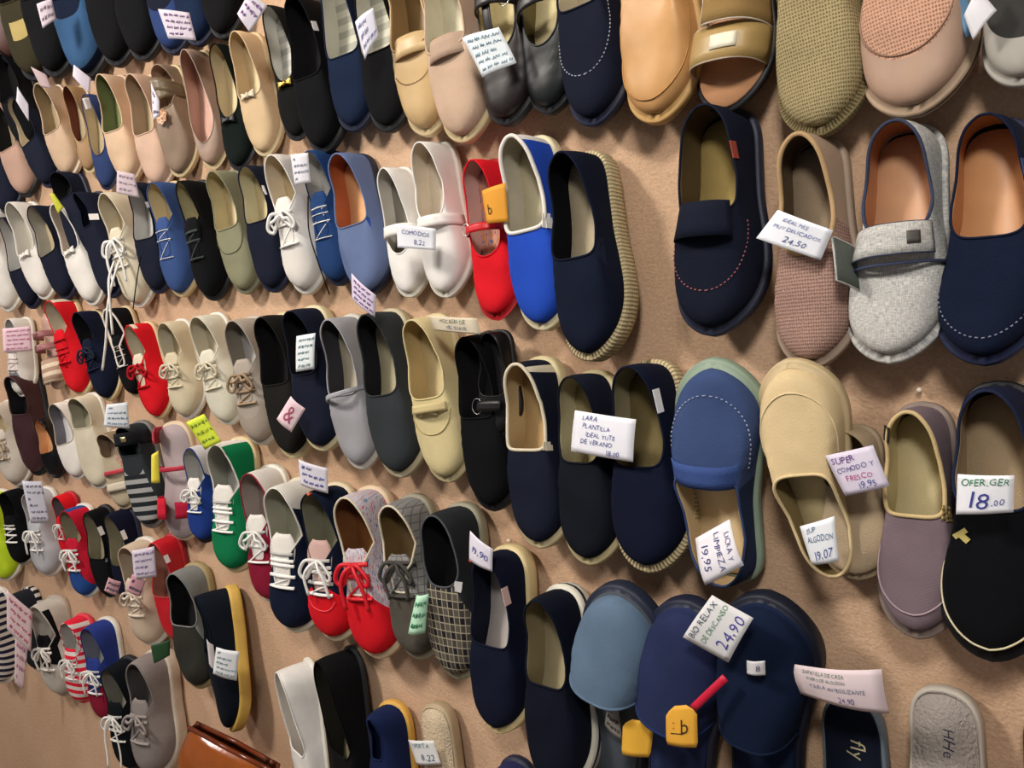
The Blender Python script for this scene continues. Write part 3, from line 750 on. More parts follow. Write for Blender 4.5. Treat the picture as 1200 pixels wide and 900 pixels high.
# ================================================================== third row
SN('white sneaker with a grey toe patch under the pink checked tag', 24, 372, 24, 464, group=G3, up=WHITE, ins=FELTG, lin=FELTG, sole=RWHITE, lace=M('canvas', '#d8c4c8'), regions=[(M('suede', '#77797e'), .8, 1.01, .2, .55)], bow=False)
shoe('sandal', 'mauve pink strappy shoe with a striped toe at far left', 48, 368, 66, 455, group=G3, sandal=True, up=PINKB, ins=M('leather', '#bf9a8c'), sole=M('rubber', '#b49c84'),
     straps=[dict(x0=.25, x1=.33, h=.055, mat=M('leather', '#a06a6c')), dict(x0=.42, x1=.5, h=.055, mat=M('leather', '#a06a6c')), dict(x0=.62, x1=.92, h=.036, mat=M('stripe', '#d9c9b4', '#a88c78'))])
SN('red canvas sneaker with a cream heel, leftmost red shoe of the third row', 74, 350, 96, 462, group=G3, up=RED, ins=M('felt', '#c9b49c'), lin=CREAM, sole=RTAN, lace=M('canvas', '#b81a24'), regions=[(CREAM, -.01, .1, 0, 1.01)], bow=False)
SN('navy canvas sneaker beside the leftmost red one, with a cream sole edge', 103, 364, 128, 468, group=G3, up=M('canvas', '#10172c'), ins=INSBLK, lin=INSBLK, sole=RTAN, lace=M('canvas', '#232a3c'), bars=4, tail=.03)
SN('black sneaker with a white rim, right of the navy one in the third row', 138, 360, 160, 464, group=G3, up=BLACK, ins=INSBLK, lin=M('felt', '#2e2b30'), bind=WHITE, bindr=.003, sole=RTAN, lace=M('canvas', '#c9c6be'), bow=False, bars=4, lacer=.0015)
SN('red canvas sneaker with a cream tongue, next to the cream crinkled shoes', 164, 378, 186, 490, group=G3, up=RED, ins=M('felt', '#d9ccb8'), lin=CREAM, sole=RTAN, lace=M('canvas', '#b81a24'), tongue=CREAM, wo=.85, bars=3, tail=.02, regions=[(CREAM, -.01, .12, 0, .5)])
SN('cream crinkled cotton sneaker right of the red one', 204, 375, 220, 490, group=G3, up=M('canvas', '#d2c6aa'), ins=M('felt', '#b9aa8c'), lin=CREAM, sole=RWHITE, lace=CREAM, wf=.42, tail=.03)
SN('off-white lace-up shoe with a white rubber sole above the green sneaker', 244, 368, 270, 496, group=G3, up=M('canvas', '#d9d5c4'), ins=CREAM, lin=CREAM, sole=RWHITE, lace=CREAM, wf=.42, tail=.03)
SN('grey beige sneaker with beads on its laces in the third row', 290, 372, 309, 520, wf=.42, group=G3, up=M('canvas', '#aaa095'), ins=FELTG, lin=M('felt', '#8c8478'), sole=M('rubber', '#b9b0a4'), lace=M('satin', '#9c8468'), tail=.02, regions=[(M('suede', '#a09488'), .7, 1.01, .35, 1.01)])
SL('charcoal slip-on shoe with a cream sole, behind the navy one with a tag', 328, 368, 348, 535, group=G3, up=M('canvas', '#1c1b19'), ins=INSBLK, lin=INSBLK, sole=M('rubber', '#cabd92'), z0=.02, xt=0.49)
SL('navy slip-on shoe with a tag in its opening and a thick cream sole', 362, 360, 384, 526, group=G3, up=NAVY, ins=INSBLK, lin=INSBLK, sole=M('rubber', '#d4c8a2'), z0=.024, xt=0.47, ef=.5, wf=.4)
SL('soft grey suede shoe with a thin cross strap in the third row', 404, 370, 426, 548, group=G3, up=M('suede', '#9b9ba0'), ins=M('felt', '#c4b8a2'), lin=M('felt', '#3a3a3e'), sole=M('rubber', '#bfbab0'), xt=.52, straps=[dict(x0=.5, x1=.53, h=.06, mat=M('leather', '#9c9ca4'), skew=-.04)])
SL('slate grey slip-on shoe with pale edging left of the cream loafer', 452, 364, 474, 557, group=G3, up=M('canvas', '#34383c'), ins=M('felt', '#b5ac8c'), lin=M('felt', '#202024'), sole=M('rubber', '#b8ae90'), z0=.02, xt=0.51, ef=.5, wf=.38)
SL('cream suede loafer with a bow-shaped throat trim', 502, 370, 528, 563, group=G3, kind='loafer', up=M('suede', '#cfc193'), ins=M('felt', '#c9b88c'), lin=M('felt', '#c0a878'), sole=M('rubber', '#c9ba90'), xt=0.50, ef=.5, wf=.39, stitch=(M('suede', '#b8a878'), .45, .66, 1), straps=[dict(x0=.53, x1=.58, h=.05, mat=M('suede', '#c4b486'), v0=-.5, v1=.5)], bowtie=(M('suede', '#d4c698'), .57))
SL('upper of two black leather shoes, with a silver buckle', 574, 387, 578, 512, group=G3, kind='loafer', up=BLACKL, ins=INSBLK, lin=INSBLK, sole=RBLACK, wf=.46, xt=.62, ef=.6, hf=.75, straps=[dict(x0=.66, x1=.76, h=.038, mat=BLACKL, buckle=.4, v0=-.9, v1=.3)], base=.03)
SL('lower of two black shoes, its plain toe below the buckle', 566, 390, 580, 597, group=G3, up=BLACK, ins=INSBLK, lin=INSBLK, sole=RBLACK, wf=.36, xt=0.48)
SL('navy slip-on with cream trim round the opening and heel', 630, 420, 638, 640, group=G3, up=NAVY, ins=M('felt', '#b89a6c'), lin=M('felt', '#b8a078'), sole=M('rubber', '#cdbf96'), z0=.022, bind=CREAM, bindr=.0026, xt=0.48, ef=.35, wf=.37, regions=[(CREAM, .09, .12, 0, 1.01), ], tabs=[(CREAM, 't', 1, .2, .012, .012), (CREAM, 't', 1, .42, .008, .012)])
SL('navy slip-on with a dark throat behind the left half of the white card', 692, 436, 694, 660, group=G3, up=M('canvas', '#11161f'), ins=M('felt', '#a59a74'), lin=M('felt', '#b0a888'), sole=M('rubber', '#c4b78c'), z0=.02, xt=0.47, ef=.5, wf=.38, tabs=[(TAG, .34, 1, .3, .012, .012)], regions=[(NAVY, -.01, .3, 0, 1.01)])
SL('navy espadrille with a white side label, behind the right half of the white card', 762, 424, 766, 668, group=G3, kind='espadrille', up=M('canvas', '#0e142a'), ins=M('felt', '#6c6040'), lin=M('felt', '#8c8468'), sole=JUTE, z0=.024, xt=0.50, ef=.5, wf=.41, tabs=[(TAG, .25, 1, .45, .03, .012)])
SL('blue moccasin hung toe up with white stitching', 855, 682, 828, 425, group=G3, kind='moccasin', up=M('suede', '#3a4b74'), ins=M('felt', '#e0c89c'), lin=M('felt', '#c8b088'), sole=M('rubber', '#8da08e'), xt=0.53, ef=.35, wf=.4, wo=.97, hh=.034, hs=.028, ht=.04, stitch=(M('canvas', '#9aa6c4'), .78, .56),
   straps=[dict(x0=.5, x1=.6, h=.048, mat=M('suede', '#3a4f86'), v0=-.62, v1=.62, lift=.001)], regions=[(M('suede', '#27334f'), -.01, .5, 0, 1.01)])
SL('cream suede slip-on hung toe up, leaning to the right', 985, 672, 915, 428, group=G3, kind='moccasin', up=M('suede', '#d3bd94'), ins=M('felt', '#cfc094'), lin=M('felt', '#7c6c48'), sole=M('rubber', '#c9b48c'), xt=0.53, ef=.5, wf=.38, wo=.95, hh=.034, hs=.028, ht=.045, stitch=(M('suede', '#ddcba4'), .8, .6, 1), bind=M('suede', '#d9c498'), bindr=.0022)
SL('beige grey shoe behind the cream toe-up slip-on, its toe down', 992, 500, 1005, 680, group=G3, up=M('suede', '#a8967c'), ins=M('felt', '#9c8a6c'), lin=M('felt', '#8c7a5c'), sole=M('rubber', '#9c8a70'), xt=.4, wf=.5, base=.004)
SL('mauve canvas slip-on with a beige lining and frayed side elastic', 1076, 474, 1078, 748, group=G3, up=M('canvas', '#7a6a72'), ins=M('felt', '#c2b48c'), lin=M('felt', '#bcae84'), sole=M('rubber', '#85766e'), bind=M('canvas', '#cfb788'), bindr=.0026, xt=0.47, ef=.4, wf=.35, z0=.014, stitch=(M('canvas', '#a8949a'), .84, .6, 1),
   tabs=[(M('rope', '#b39c66'), 't', 1, .2, .016, .014), (M('rope', '#b39c66'), 't', 1, .42, .014, .014), (M('canvas', '#2c2c22'), .2, -1, .05, .018, .014)])
SL('black slip-on with a white sole line and a small gold emblem', 1172, 450, 1172, 770, group=G3, up=M('canvas', '#0a0b10'), ins=M('felt', '#a08c70'), lin=M('felt', '#97836a'), sole=M('rubber', '#0a0b10'), stripe=M('rubber', '#d9cfae'), bind=M('canvas', '#1f2740'), xt=0.45, ef=.5, wf=.37, stitch=(M('canvas', '#d9cfae'), .965, .42, 1), z0=.03, flare=.004,
   tabs=[(M('satin', '#c2b26c'), .8, -1, .25, .005, .014), (M('satin', '#c2b26c'), .84, -1, .25, .012, .006)], regions=[(M('canvas', '#161d36'), -.01, .3, 0, 1.01)])

# ================================================================== children's shoes, lower left
SN('cream grey sneaker at the left edge with ribbon laces', 4, 470, 22, 568, group=GK, up=M('canvas', '#cdc4b8'), ins=FELTB, lin=FELTB, sole=RWHITE, lace=M('canvas', '#c2b49c'), wf=.46)
SL('dark reddish brown shoe behind the small black patent one', 30, 436, 46, 556, group=GK, up=M('leather', '#3c2024'), ins=INSBLK, lin=INSBLK, sole=RBLACK, wf=.4, xt=.4)
SL('small black patent shoe with a tan insole at far left', 50, 490, 64, 560, group=GK, up=M('patent', '#101114'), ins=PEACH, lin=PEACH, sole=RBLACK, xt=.58, wf=.46)
SL('white shoe with a grey lining beside the small black patent one', 72, 470, 92, 560, group=GK, up=WHITE, ins=M('felt', '#e6e4e6'), lin=M('felt', '#77747c'), sole=RWHITE, xt=.55, wf=.46, bind=M('canvas', '#b9ae9c'))
SL('cream shoe under the round-cornered tag at left', 100, 462, 118, 572, group=GK, up=M('canvas', '#d4ccb6'), ins=M('felt', '#a8a48c'), lin=M('felt', '#b0ab96'), sole=RWHITE, xt=.35, wf=.46)
shoe('sandal', 'beige closed sandal with red details in front of the cream shoe', 128, 505, 146, 596, group=GK, up=M('suede', '#b3a68e'), ins=M('felt', '#94806a'), lin=M('felt', '#8a755e'), sole=M('rubber', '#c4b294'), wf=.5, xt=.34, ef=.9,
     regions=[(M('tweed', '#b89c84', '#c8404a'), .38, .62, .1, .95), (M('suede', '#8a7862'), -.01, .2, 0, 1.01)], straps=[dict(x0=.5, x1=.55, h=.046, mat=M('leather', '#b83a48'), lift=.003), dict(x0=.66, x1=.76, h=.036, mat=M('suede', '#c9c0ac'), lift=.002)])
shoe('sandal', 'dark grey closed sandal with a silver button and striped toe', 158, 495, 178, 618, group=GK, up=M('suede', '#2c3136'), ins=M('felt', '#30363c'), lin=M('felt', '#23272c'), sole=M('rubber', '#6c6a66'), wf=.44, xt=.3,
     regions=[(M('stripe', '#23282c', '#9fa0a0'), .74, 1.01, .25, 1.01)], straps=[dict(x0=.08, x1=.2, h=.062, mat=M('suede', '#1c1f24'), patch=(M('metal', '#d9d2a0'), .1, .3))])
shoe('sandal', 'red sandal with a grey footbed, left of the blue and white sneaker', 198, 496, 218, 632, group=GK, sandal=True, up=RED, ins=M('felt', '#a49698'), sole=M('rubber', '#cdb89a'), insz=.006, wf=.5,
     straps=[dict(x0=.02, x1=.16, h=.036, mat=M('mesh', '#b82a38', '#d8808c'), v0=-1, v1=-.25), dict(x0=.36, x1=.4, h=.036, mat=M('leather', '#b02a40')), dict(x0=.62, x1=.8, h=.036, mat=M('canvas', '#c82236'), v0=-1, v1=-.1), dict(x0=.66, x1=.8, h=.036, mat=M('canvas', '#a01a34'), v0=.1, v1=1)])
SN('blue and white sneaker with white laces, left of the green sneaker', 236, 520, 238, 636, group=GK, up=M('canvas', '#203c88'), ins=FELTG, lin=FELTG, sole=RBLACK, lace=LACEW, tongue=WHITE, tail=.03, lacer=.003, regions=[(M('canvas', '#c9c9d0'), -.01, .35, 0, 1.01)], wf=.4)
SN('bright green canvas sneaker with white laces', 278, 514, 276, 670, group=GK, up=GREEN, ins=FELTG, lin=M('felt', '#a8a89c'), sole=RTAN, lace=LACEW, lacer=.003, tongue=WHITE, wf=.42, tail=.03, regions=[(WHITE, -.01, .05, 0, 1.01)], bind=WHITE, hh=.065, bow=False, bars=6)
SN('burgundy and white sneaker behind the navy and white one', 312, 547, 322, 706, group=GK, up=WINE, ins=M('felt', '#a8948c'), lin=M('felt', '#b0a49c'), sole=RWHITE, lace=LACEW, lacer=.003, tongue=WHITE, wf=.42, regions=[(M('canvas', '#dcd6d0'), -.01, .3, 0, 1.01)], bind=WINE, tail=.035, bars=4)
SN('navy canvas sneaker with a white heel and white laces', 350, 562, 348, 740, group=GK, up=M('canvas', '#111a30'), ins=M('felt', '#a9a894'), lin=M('felt', '#b4b2a0'), sole=M('rubber', '#cfc6b0'), lace=LACEW, lacer=.0032, tongue=WHITE, wf=.44, regions=[(M('canvas', '#dcd9d2'), -.01, .22, 0, 1.01)], bind=WHITE, bow=False, bars=6, hh=.066)
SN('navy sneaker with a red toe and thick white laces', 390, 568, 395, 750, group=GK, up=M('canvas', '#101a2e'), ins=M('felt', '#8c8a74'), lin=M('felt', '#8f8d78'), sole=M('rubber', '#d2c3a4'), lace=LACEW, lacer=.0032, tongue=M('canvas', '#c9a8a0'), wf=.42, regions=[(RED, .7, 1.01, 0, 1.01)], tail=.06, bars=6, hh=.062, stitch=(M('canvas', '#f0505c'), .4, .78, 1))
SN('patterned multicolour shoe with a red toe and red ribbon laces', 430, 572, 448, 770, group=GK, up=M('tweed', '#bcb6bc', '#c85464'), ins=M('leather', '#8c5c34'), lin=M('leather', '#7c5030'), sole=M('rubber', '#d2b99a'), z0=.018, lace=M('satin', '#d81a2c'), lacer=.004, wf=.42, regions=[(RED, .68, 1.01, 0, 1.01)], bind=CREAM, bindr=.002, bars=3, tail=.07, xt=.6)
SN('grey checked canvas shoe with a brown lining and a mint green tag', 478, 582, 494, 772, group=GK, up=M('plaid', '#8d8c8a', '#4c4a4c'), ins=M('leather', '#8c7450'), lin=M('leather', '#77603c'), sole=M('rubber', '#88826e'), lace=M('canvas', '#4c4a46'), bars=2, tail=.06, wf=.42, regions=[(M('suede', '#55514a'), .68, 1.01, 0, 1.01)], bind=CREAM, bindr=.002, xt=.56)
SL('dark grey high shoe with a plaid toe and pale lettering on its throat', 538, 592, 540, 794, group=GK, up=M('canvas', '#2a2c31'), ins=INSBLK, lin=INSBLK, sole=M('rubber', '#8c8874'), z0=.02, xt=.44, ef=.8, wf=.4, hh=.068, hs=.058, ht=.055, regions=[(M('plaid', '#232128', '#b5ac94'), .62, 1.01, 0, 1.01)], bind=M('canvas', '#55585e'),
   tabs=[(M('paper', '#d9d9d9'), .5, 1, .18, .008, .012), (M('paper', '#d9d9d9'), .53, 1, .2, .008, .010), (M('paper', '#d9d9d9'), .56, 1, .22, .008, .010)])
SL('navy espadrille with a grey insole and cream sole under a small price card', 596, 642, 590, 856, group=G4, kind='espadrille', up=M('canvas', '#0f152a'), ins=M('felt', '#b4aca8'), lin=M('felt', '#1c2030'), sole=M('rubber', '#ddca98'), z0=.026, xt=.5, ef=.4, wf=.37, tabs=[(M('paper', '#d9b9b4'), .28, 1, .3, .026, .012)])
SL('navy slip-on with a white striped rubber sole', 660, 688, 660, 925, group=G4, up=M('canvas', '#0e1322'), ins=M('felt', '#a89c7c'), lin=M('felt', '#8c8060'), sole=M('rubber', '#dfdccd'), stripe=M('rubber', '#20263a'), z0=.026, xt=.45, ef=.4, wf=.36)

# left edge cluster below
SL('neon yellow green shoe at the left edge', -4, 575, 8, 680, group=GK, up=M('canvas', '#c2e030'), ins=FELTG, lin=M('felt', '#d9a878'), sole=RWHITE, wf=.46, xt=.4)
SN('black sneaker with white laces beside the neon green shoe', 18, 572, 26, 662, group=GK, up=BLACK, ins=INSBLK, lin=INSBLK, sole=M('rubber', '#a8a49a'), lace=LACEW, wf=.46, bow=False)
SN('pale grey sneaker with hanging laces under the striped tag', 48, 572, 58, 675, group=GK, up=M('canvas', '#b9bcc2'), ins=FELTG, lin=FELTG, sole=RWHITE, lace=LACEW, wf=.46, tail=.07)
SN('small red sneaker with a grey lining at lower left', 74, 578, 82, 655, group=GK, up=RED, ins=M('felt', '#8c8484'), lin=M('felt', '#7c7478'), sole=M('rubber', '#b0202c'), lace=LACEW, wf=.44, tongue=RED, bars=3)
SN('small red sneaker with a blue toe and white laces', 92, 592, 102, 700, group=GK, up=M('canvas', '#c01c34'), ins=M('felt', '#a8a088'), lin=M('felt', '#a8a088'), sole=RWHITE, lace=LACEW, wf=.42, regions=[(M('canvas', '#274f94'), .8, 1.01, 0, 1.01), (M('canvas', '#274f94'), -.01, .06, 0, 1.01)])
SL('small black shoe with a white side label and studs', 116, 594, 128, 700, group=GK, up=BLACK, ins=M('felt', '#a09a80'), lin=M('felt', '#98927a'), sole=RBLACK, tabs=[(TAG, .3, 1, .4, .026, .014), (M('metal', '#dddddd'), .6, 1, .3, .006, .006), (M('metal', '#dddddd'), .64, 1, .3, .006, .006)])
SL('small navy shoe with a white side label left of the beige sneaker', 142, 596, 158, 712, group=GK, up=M('canvas', '#10132a'), ins=M('felt', '#a09a80'), lin=M('felt', '#98927a'), sole=NRUB, tabs=[(TAG, .3, 1, .4, .026, .012), (M('metal', '#dddddd'), .6, 1, .3, .006, .006)])
SN('beige canvas sneaker with a tag on its tongue at lower left', 164, 632, 178, 756, group=GK, up=M('canvas', '#cdbaa4'), ins=M('felt', '#b0a088'), lin=M('felt', '#c8b8a2'), sole=RWHITE, lace=M('canvas', '#dccfbe'), wf=.46, tongue=M('canvas', '#d2bfae'), tail=.02)
SL('red shoe with a pinkish insole and white studs beside the beige sneaker', 195, 628, 208, 752, group=GK, up=M('leather', '#c41a28'), ins=M('felt', '#c49c8c'), lin=M('felt', '#b88c80'), sole=M('rubber', '#a01822'), tabs=[(TAG, .25, 1, .4, .02, .012)] + [(M('plastic', '#eeeeee'), .5+.05*i, 1, .3, .006, .006) for i in range(4)], xt=.55)
SL('grey shoe with a black lining left of the navy yellow-soled one', 224, 662, 236, 806, group=GK, up=M('suede', '#7f817f'), ins=INSBLK, lin=INSBLK, sole=M('rubber', '#9c8c64'), xt=.46, z0=.018, regions=[(M('suede', '#33332e'), .62, 1.01, 0, 1.01)], wf=.42)
SL('dark navy slip-on with a thick yellow sole edge and two white tags', 266, 688, 276, 856, group=GK, up=M('canvas', '#0d141f'), ins=INSBLK, lin=M('felt', '#10161f'), sole=YRUB, z0=.022, flare=.003, xt=.45, wf=.36, roll=20)
SL('striped dark shoe at the left edge behind the tall pink tag', -6, 690, 6, 800, group=GK, up=M('stripe', '#25253c', '#cfcac4'), ins=INSBLK, lin=FELTB, sole=RWHITE, wf=.46)
SL('small dark shoe with a black and white ribbed side, right of the tall pink tag', 28, 690, 48, 785, group=GK, up=M('canvas', '#23262e'), ins=INSBLK, lin=FELTB, sole=M('stripe', '#1c1c20', '#cfcac4'), z0=.02, wf=.42)
SN('grey and white sneaker with a black tongue at lower left', 60, 700, 76, 815, group=GK, up=M('canvas', '#c2bdb4'), ins=M('felt', '#cfc8c0'), lin=M('felt', '#d2ccc4'), sole=M('rubber', '#b0a294'), lace=WHITE, tongue=BLACK, wf=.46, bars=3, regions=[(BLACK, .12, .62, 0, .7, 1)])
SN('red and white striped sneaker with crossed laces', 92, 722, 96, 824, group=GK, up=M('stripe', '#dcd6d2', '#d8263c'), ins=FELTG, lin=FELTG, sole=M('rubber', '#d83a4a'), lace=LACEW, wf=.44, lacer=.003, bars=6)
SN('royal blue sneaker with a burgundy toe and white laces', 120, 726, 128, 845, group=GK, up=M('canvas', '#2b3c88'), ins=M('felt', '#9c9c98'), lin=M('felt', '#8c8ea0'), sole=RWHITE, lace=LACEW, lacer=.003, wf=.42, regions=[(WINE, .6, 1.01, 0, 1.01)], tail=.06)
SN('black and navy sneaker with long white laces near the bottom edge', 146, 772, 158, 902, group=GK, up=M('canvas', '#0d1218'), ins=M('felt', '#a8a498'), lin=M('felt', '#8c8a80'), sole=RBLACK, lace=LACEW, lacer=.003, wf=.4, tail=.12)
SN('grey canvas sneaker with a green label and a thick pale sole', 186, 762, 188, 905, group=GK, up=M('canvas', '#8c8482'), ins=M('felt', '#6c6664'), lin=M('felt', '#5c5858'), sole=M('rubber', '#cfc2b2'), z0=.03, lace=M('canvas', '#9c9492'), wf=.42, bars=3, tail=.02)

# ================================================================== bottom row
BA('white leather flat hanging beside the black one at the bottom', 352, 776, 362, 955, roll=14, group=G4, up=WHITEL, ins=M('felt', '#d6cfc6'), lin=M('felt', '#cfc8be'), sole=RWHITE, xt=.58, wf=.36, ef=.5, hh=.056, hs=.045)
BA('black suede flat beside the white one at the bottom', 402, 762, 412, 962, roll=12, group=G4, up=M('suede', '#0b0b0d'), ins=M('felt', '#8c8468'), lin=M('felt', '#26241f'), sole=RBLACK, xt=.6, wf=.38, ef=.5, hh=.056, hs=.045)
SL('navy felt shoe with an orange sole edge at the bottom', 455, 826, 462, 1010, group=G4, up=M('felt', '#18244a'), ins=M('felt', '#18244a'), lin=M('felt', '#18244a'), sole=ORUB, z0=.016, wf=.38, xt=.3, wo=.3)
MU('beige backless slide with a price sticker on its footbed', 508, 828, 520, 1012, group=G4, up=M('suede', '#c2ac8c'), ins=M('plush', '#c9b79c'), sole=M('rubber', '#b39f80'), z0=.024, xt=.5, wf=.36)
SL('purple navy shoe just entering at the bottom edge under the espadrille', 600, 893, 606, 1100, group=G4, up=M('felt', '#2a2c54'), ins=INSBLK, lin=INSBLK, sole=NRUB, wf=.36)
MU('grey blue plush slipper hung toe up at the bottom', 716, 925, 728, 686, group=G4, up=M('felt', '#5a6f86'), ins=M('felt', '#4a5058'), lin=M('felt', '#3a3c40'), sole=M('rubber', '#232a3c'), xt=.58, wf=.38, ht=.05)
MU('navy felt slipper hung toe up, carrying an orange hang tag', 790, 945, 808, 704, group=G4, up=M('felt', '#242c4e'), ins=M('felt', '#262f50'), lin=M('felt', '#1c2440'), sole=M('rubber', '#1a2036'), xt=.52, wf=.38, ht=.048, bind=M('canvas', '#22305c'))
MU('dark navy slipper hung toe up with a small white sticker', 896, 960, 893, 698, group=G4, up=M('felt', '#0e1a32'), ins=M('felt', '#15203c'), lin=M('felt', '#101828'), sole=M('rubber', '#101728'), xt=.46, wf=.38, ht=.046)
MU('dark navy footbed slide under the curled pink card', 994, 822, 1000, 1085, group=G4, up=M('canvas', '#121828'), ins=M('felt', '#121828'), lin=M('felt', '#121828'), sole=M('rubber', '#6c7884'), z0=.02, xt=.5, wf=.38,
   inmark=(M('ink', '#b0a888'), [('fly', .17, 0, .026, 0)]))
MU('grey plush footbed slide at the bottom right', 1104, 812, 1102, 1085, group=G4, up=M('plush', '#8c8880'), ins=M('plush', '#9c948e'), lin=M('plush', '#9c948e'), sole=M('rubber', '#b4ada2'), z0=.02, xt=.5, wf=.4,
   inmark=(M('ink', '#2c2e44'), [('HH', .16, 0, .018, 0), ('e', .27, 0, .018, 0)]))
SL('reddish brown shoe just entering at the bottom right corner', 1238, 838, 1236, 1110, group=G4, up=M('leather', '#8c4a30'), ins=INSBLK, lin=INSBLK, sole=RBLACK, wf=.38)

# ================================================================== tags
INKB = '#30408c'; INKP = '#7c3c9c'; INKG = '#1f7a4c'
tag('white handwritten card with purple script at the top edge, over dark shoes', [(186, 11), (222, 15), (229, 47), (197, 45)], .12, .5, '#cfc6d4', scrib=('#7a5a8c', 4))
tag('small white diamond-shaped card above the cream flat', [(294, -10), (313, 7), (291, 37), (278, 16)], .12, .5, '#d6cfdc', scrib=('#8c5aa8', 3))
tag('crumpled pale blue card in the brown T-strap shoe', [(545, 46), (583, 31), (601, 72), (566, 91)], .1, .2, '#dfe8ee', scrib=('#7a98a8', 5), curl=.006)
tag('white tilted card over the taupe mesh slipper', [(913, 246), (976, 270), (960, 305), (886, 279)], .1, 0, '#e9edf6', [('IDEAL PIES', .42, .2, .13, '#4a5a9c', .66), ('MUY DELICADOS', .5, .43, .13, '#4a5a9c', .86), ('24,50', .55, .74, .22, '#3a4688', .6)])
tag('white card with five lines of blue writing over two navy slip-ons', [(673, 481), (747, 491), (743, 541), (668, 529)], .1, 0, '#e9eaf4', [('LARA', .28, .13, .13, INKB, .34), ('PLANTILLA', .4, .32, .13, INKB, .64), ('IDEAL YUTE', .48, .51, .13, INKB, .78), ('DE VERANO', .42, .69, .13, INKB, .72), ('18,00', .7, .88, .14, INKB, .36)])
tag('white card turned on its side in the blue toe-up moccasin', [(854, 609), (874, 661), (828, 685), (813, 632)], .085, 0, '#eae8f0', [('LICRA Y', .5, .16, .15, '#3a3f80', .6), ('LIMPIEZA', .5, .42, .17, '#3a3f80', .8), ('19,95', .5, .78, .24, '#3a3f80', .75)], curl=.005)
tag('lilac card with purple and pink writing beside the cream toe-up shoe', [(967, 534), (1024, 521), (1043, 569), (990, 582)], .09, 0, '#d6cfe2', [('SUPER', .32, .18, .17, '#5a2c84', .5), ('COMODO Y', .5, .4, .15, '#3f3a84', .8), ('FRESCO', .5, .62, .15, '#b83a84', .66), ('19,95', .6, .84, .2, '#3a4a98', .6)])
tag('small white card inside the cream toe-up shoe', [(937, 617), (979, 604), (984, 657), (951, 663)], .085, 0, '#e6ebf2', [('SUP', .3, .16, .14, '#3c6a8c', .4), ('ALGODON', .52, .38, .17, '#2f5484', .8), ('19,07', .55, .78, .24, '#3a4a98', .66)])
tag('white card with green heading and the price eighteen, on the black slip-on', [(1123, 555), (1189, 557), (1187, 601), (1120, 603)], .125, 0, '#eceef6', [('OFER.GER', .5, .18, .2, INKG, .84), ('18', .42, .64, .46, '#3a3f90', .36), (',00', .74, .72, .2, '#3a3f90', .22)])
tag('tilted white card on the navy toe-up slipper', [(801, 746), (835, 697), (882, 725), (853, 777)], .13, 0, '#d9d9dc', [('BIO RELAX', .52, .14, .16, '#1f3c50', .86), ('DE DESCANSO', .55, .4, .14, '#2f7a4c', .84), ('24,90', .56, .76, .3, '#443c96', .76)])
tag('pink curled card with green writing above the navy slide', [(922, 778), (1036, 781), (1043, 835), (934, 815)], .09, 0, '#dccbd0', [('ZAPATILLA DE CASA', .4, .16, .11, '#2a6a50', .74), ('FORRO DE ALGODON', .42, .33, .11, '#2a6a50', .76), ('Y SUELA ANTIDESLIZANTE', .52, .52, .13, '#26547c', .92), ('24,90', .6, .8, .2, '#54448c', .44)], curl=.009)
tag('narrow white tag in the opening of the navy thick-soled shoe', [(347, 394), (371, 390), (369, 432), (346, 436)], .09, .3, '#dfe6ea', scrib=('#6a8c94', 5))
tag('small pink square label on the charcoal slip-on', [(342, 464), (358, 479), (340, 507), (324, 491)], .11, .3, '#e6ccd4', [('&', .5, .5, .6, '#a84a68', .5)], group=None)
tag('bright yellow tag above the green sneaker', [(219, 495), (239, 485), (258, 518), (240, 527)], .13, .4, '#cfe03c', scrib=('#5c7a2c', 3))
tag('white card with blue script above the navy white-laced sneaker', [(351, 538), (384, 549), (383, 579), (352, 568)], .09, .3, '#d9d6e2', scrib=('#5a5aa8', 3))
tag('white card with a red pin on the navy espadrille', [(551, 622), (579, 643), (577, 670), (549, 657)], .1, .1, '#dedbe8', [('19,90', .5, .5, .3, '#3a3c98', .8)])
tag('mint green tag hanging on the grey checked shoe', [(489, 697), (504, 695), (498, 742), (477, 744)], .1, .3, '#b9e6c8', scrib=('#3f8c68', 3), curl=.005)
tag('white card on the dark navy shoe with the yellow sole', [(254, 758), (281, 763), (277, 798), (249, 790)], .13, .4, '#dfe2e6', scrib=('#7a94a0', 5))
tag('narrow white card tucked behind the one on the navy yellow-soled shoe', [(243, 748), (250, 756), (253, 788), (245, 778)], .1, .5, '#d4cfd4', scrib=None)
tag('lilac tag at the toe of the light denim slip-on', [(413, 320), (441, 346), (438, 372), (412, 350)], .11, .2, '#d4c9dc', scrib=('#7c4c9c', 4))
tag('beige card with green writing at the heel of the cream loafer', [(503, 370), (560, 373), (563, 392), (508, 387)], .09, .1, '#cfc4ae', [('MOCASIN DE', .5, .28, .3, '#3c5a54', .84), ('PIEL SUAVE', .55, .7, .28, '#44547c', .7)])
tag('white card across the straps of the white pair', [(466, 262), (510, 268), (508, 293), (466, 290)], .1, .2, '#e3e6ee', [('COMODOS', .5, .32, .22, '#3c4888', .7), ('8,22', .6, .72, .26, '#3c4888', .5)])
tag('pink checked tag at far left above the white sneaker', [(3, 385), (36, 382), (38, 411), (4, 413)], .1, .75, '#e6c9d6', scrib=('#c86a94', 5))
tag('white round-cornered tag above the beige closed sandal', [(125, 474), (150, 471), (152, 502), (121, 500)], .12, .6, '#d6dbe2', scrib=('#6a88a0', 4))
tag('narrow yellow tag on the dark grey sandal', [(178, 533), (186, 528), (187, 566), (177, 566)], .12, .6, '#e8d84c', scrib=None)
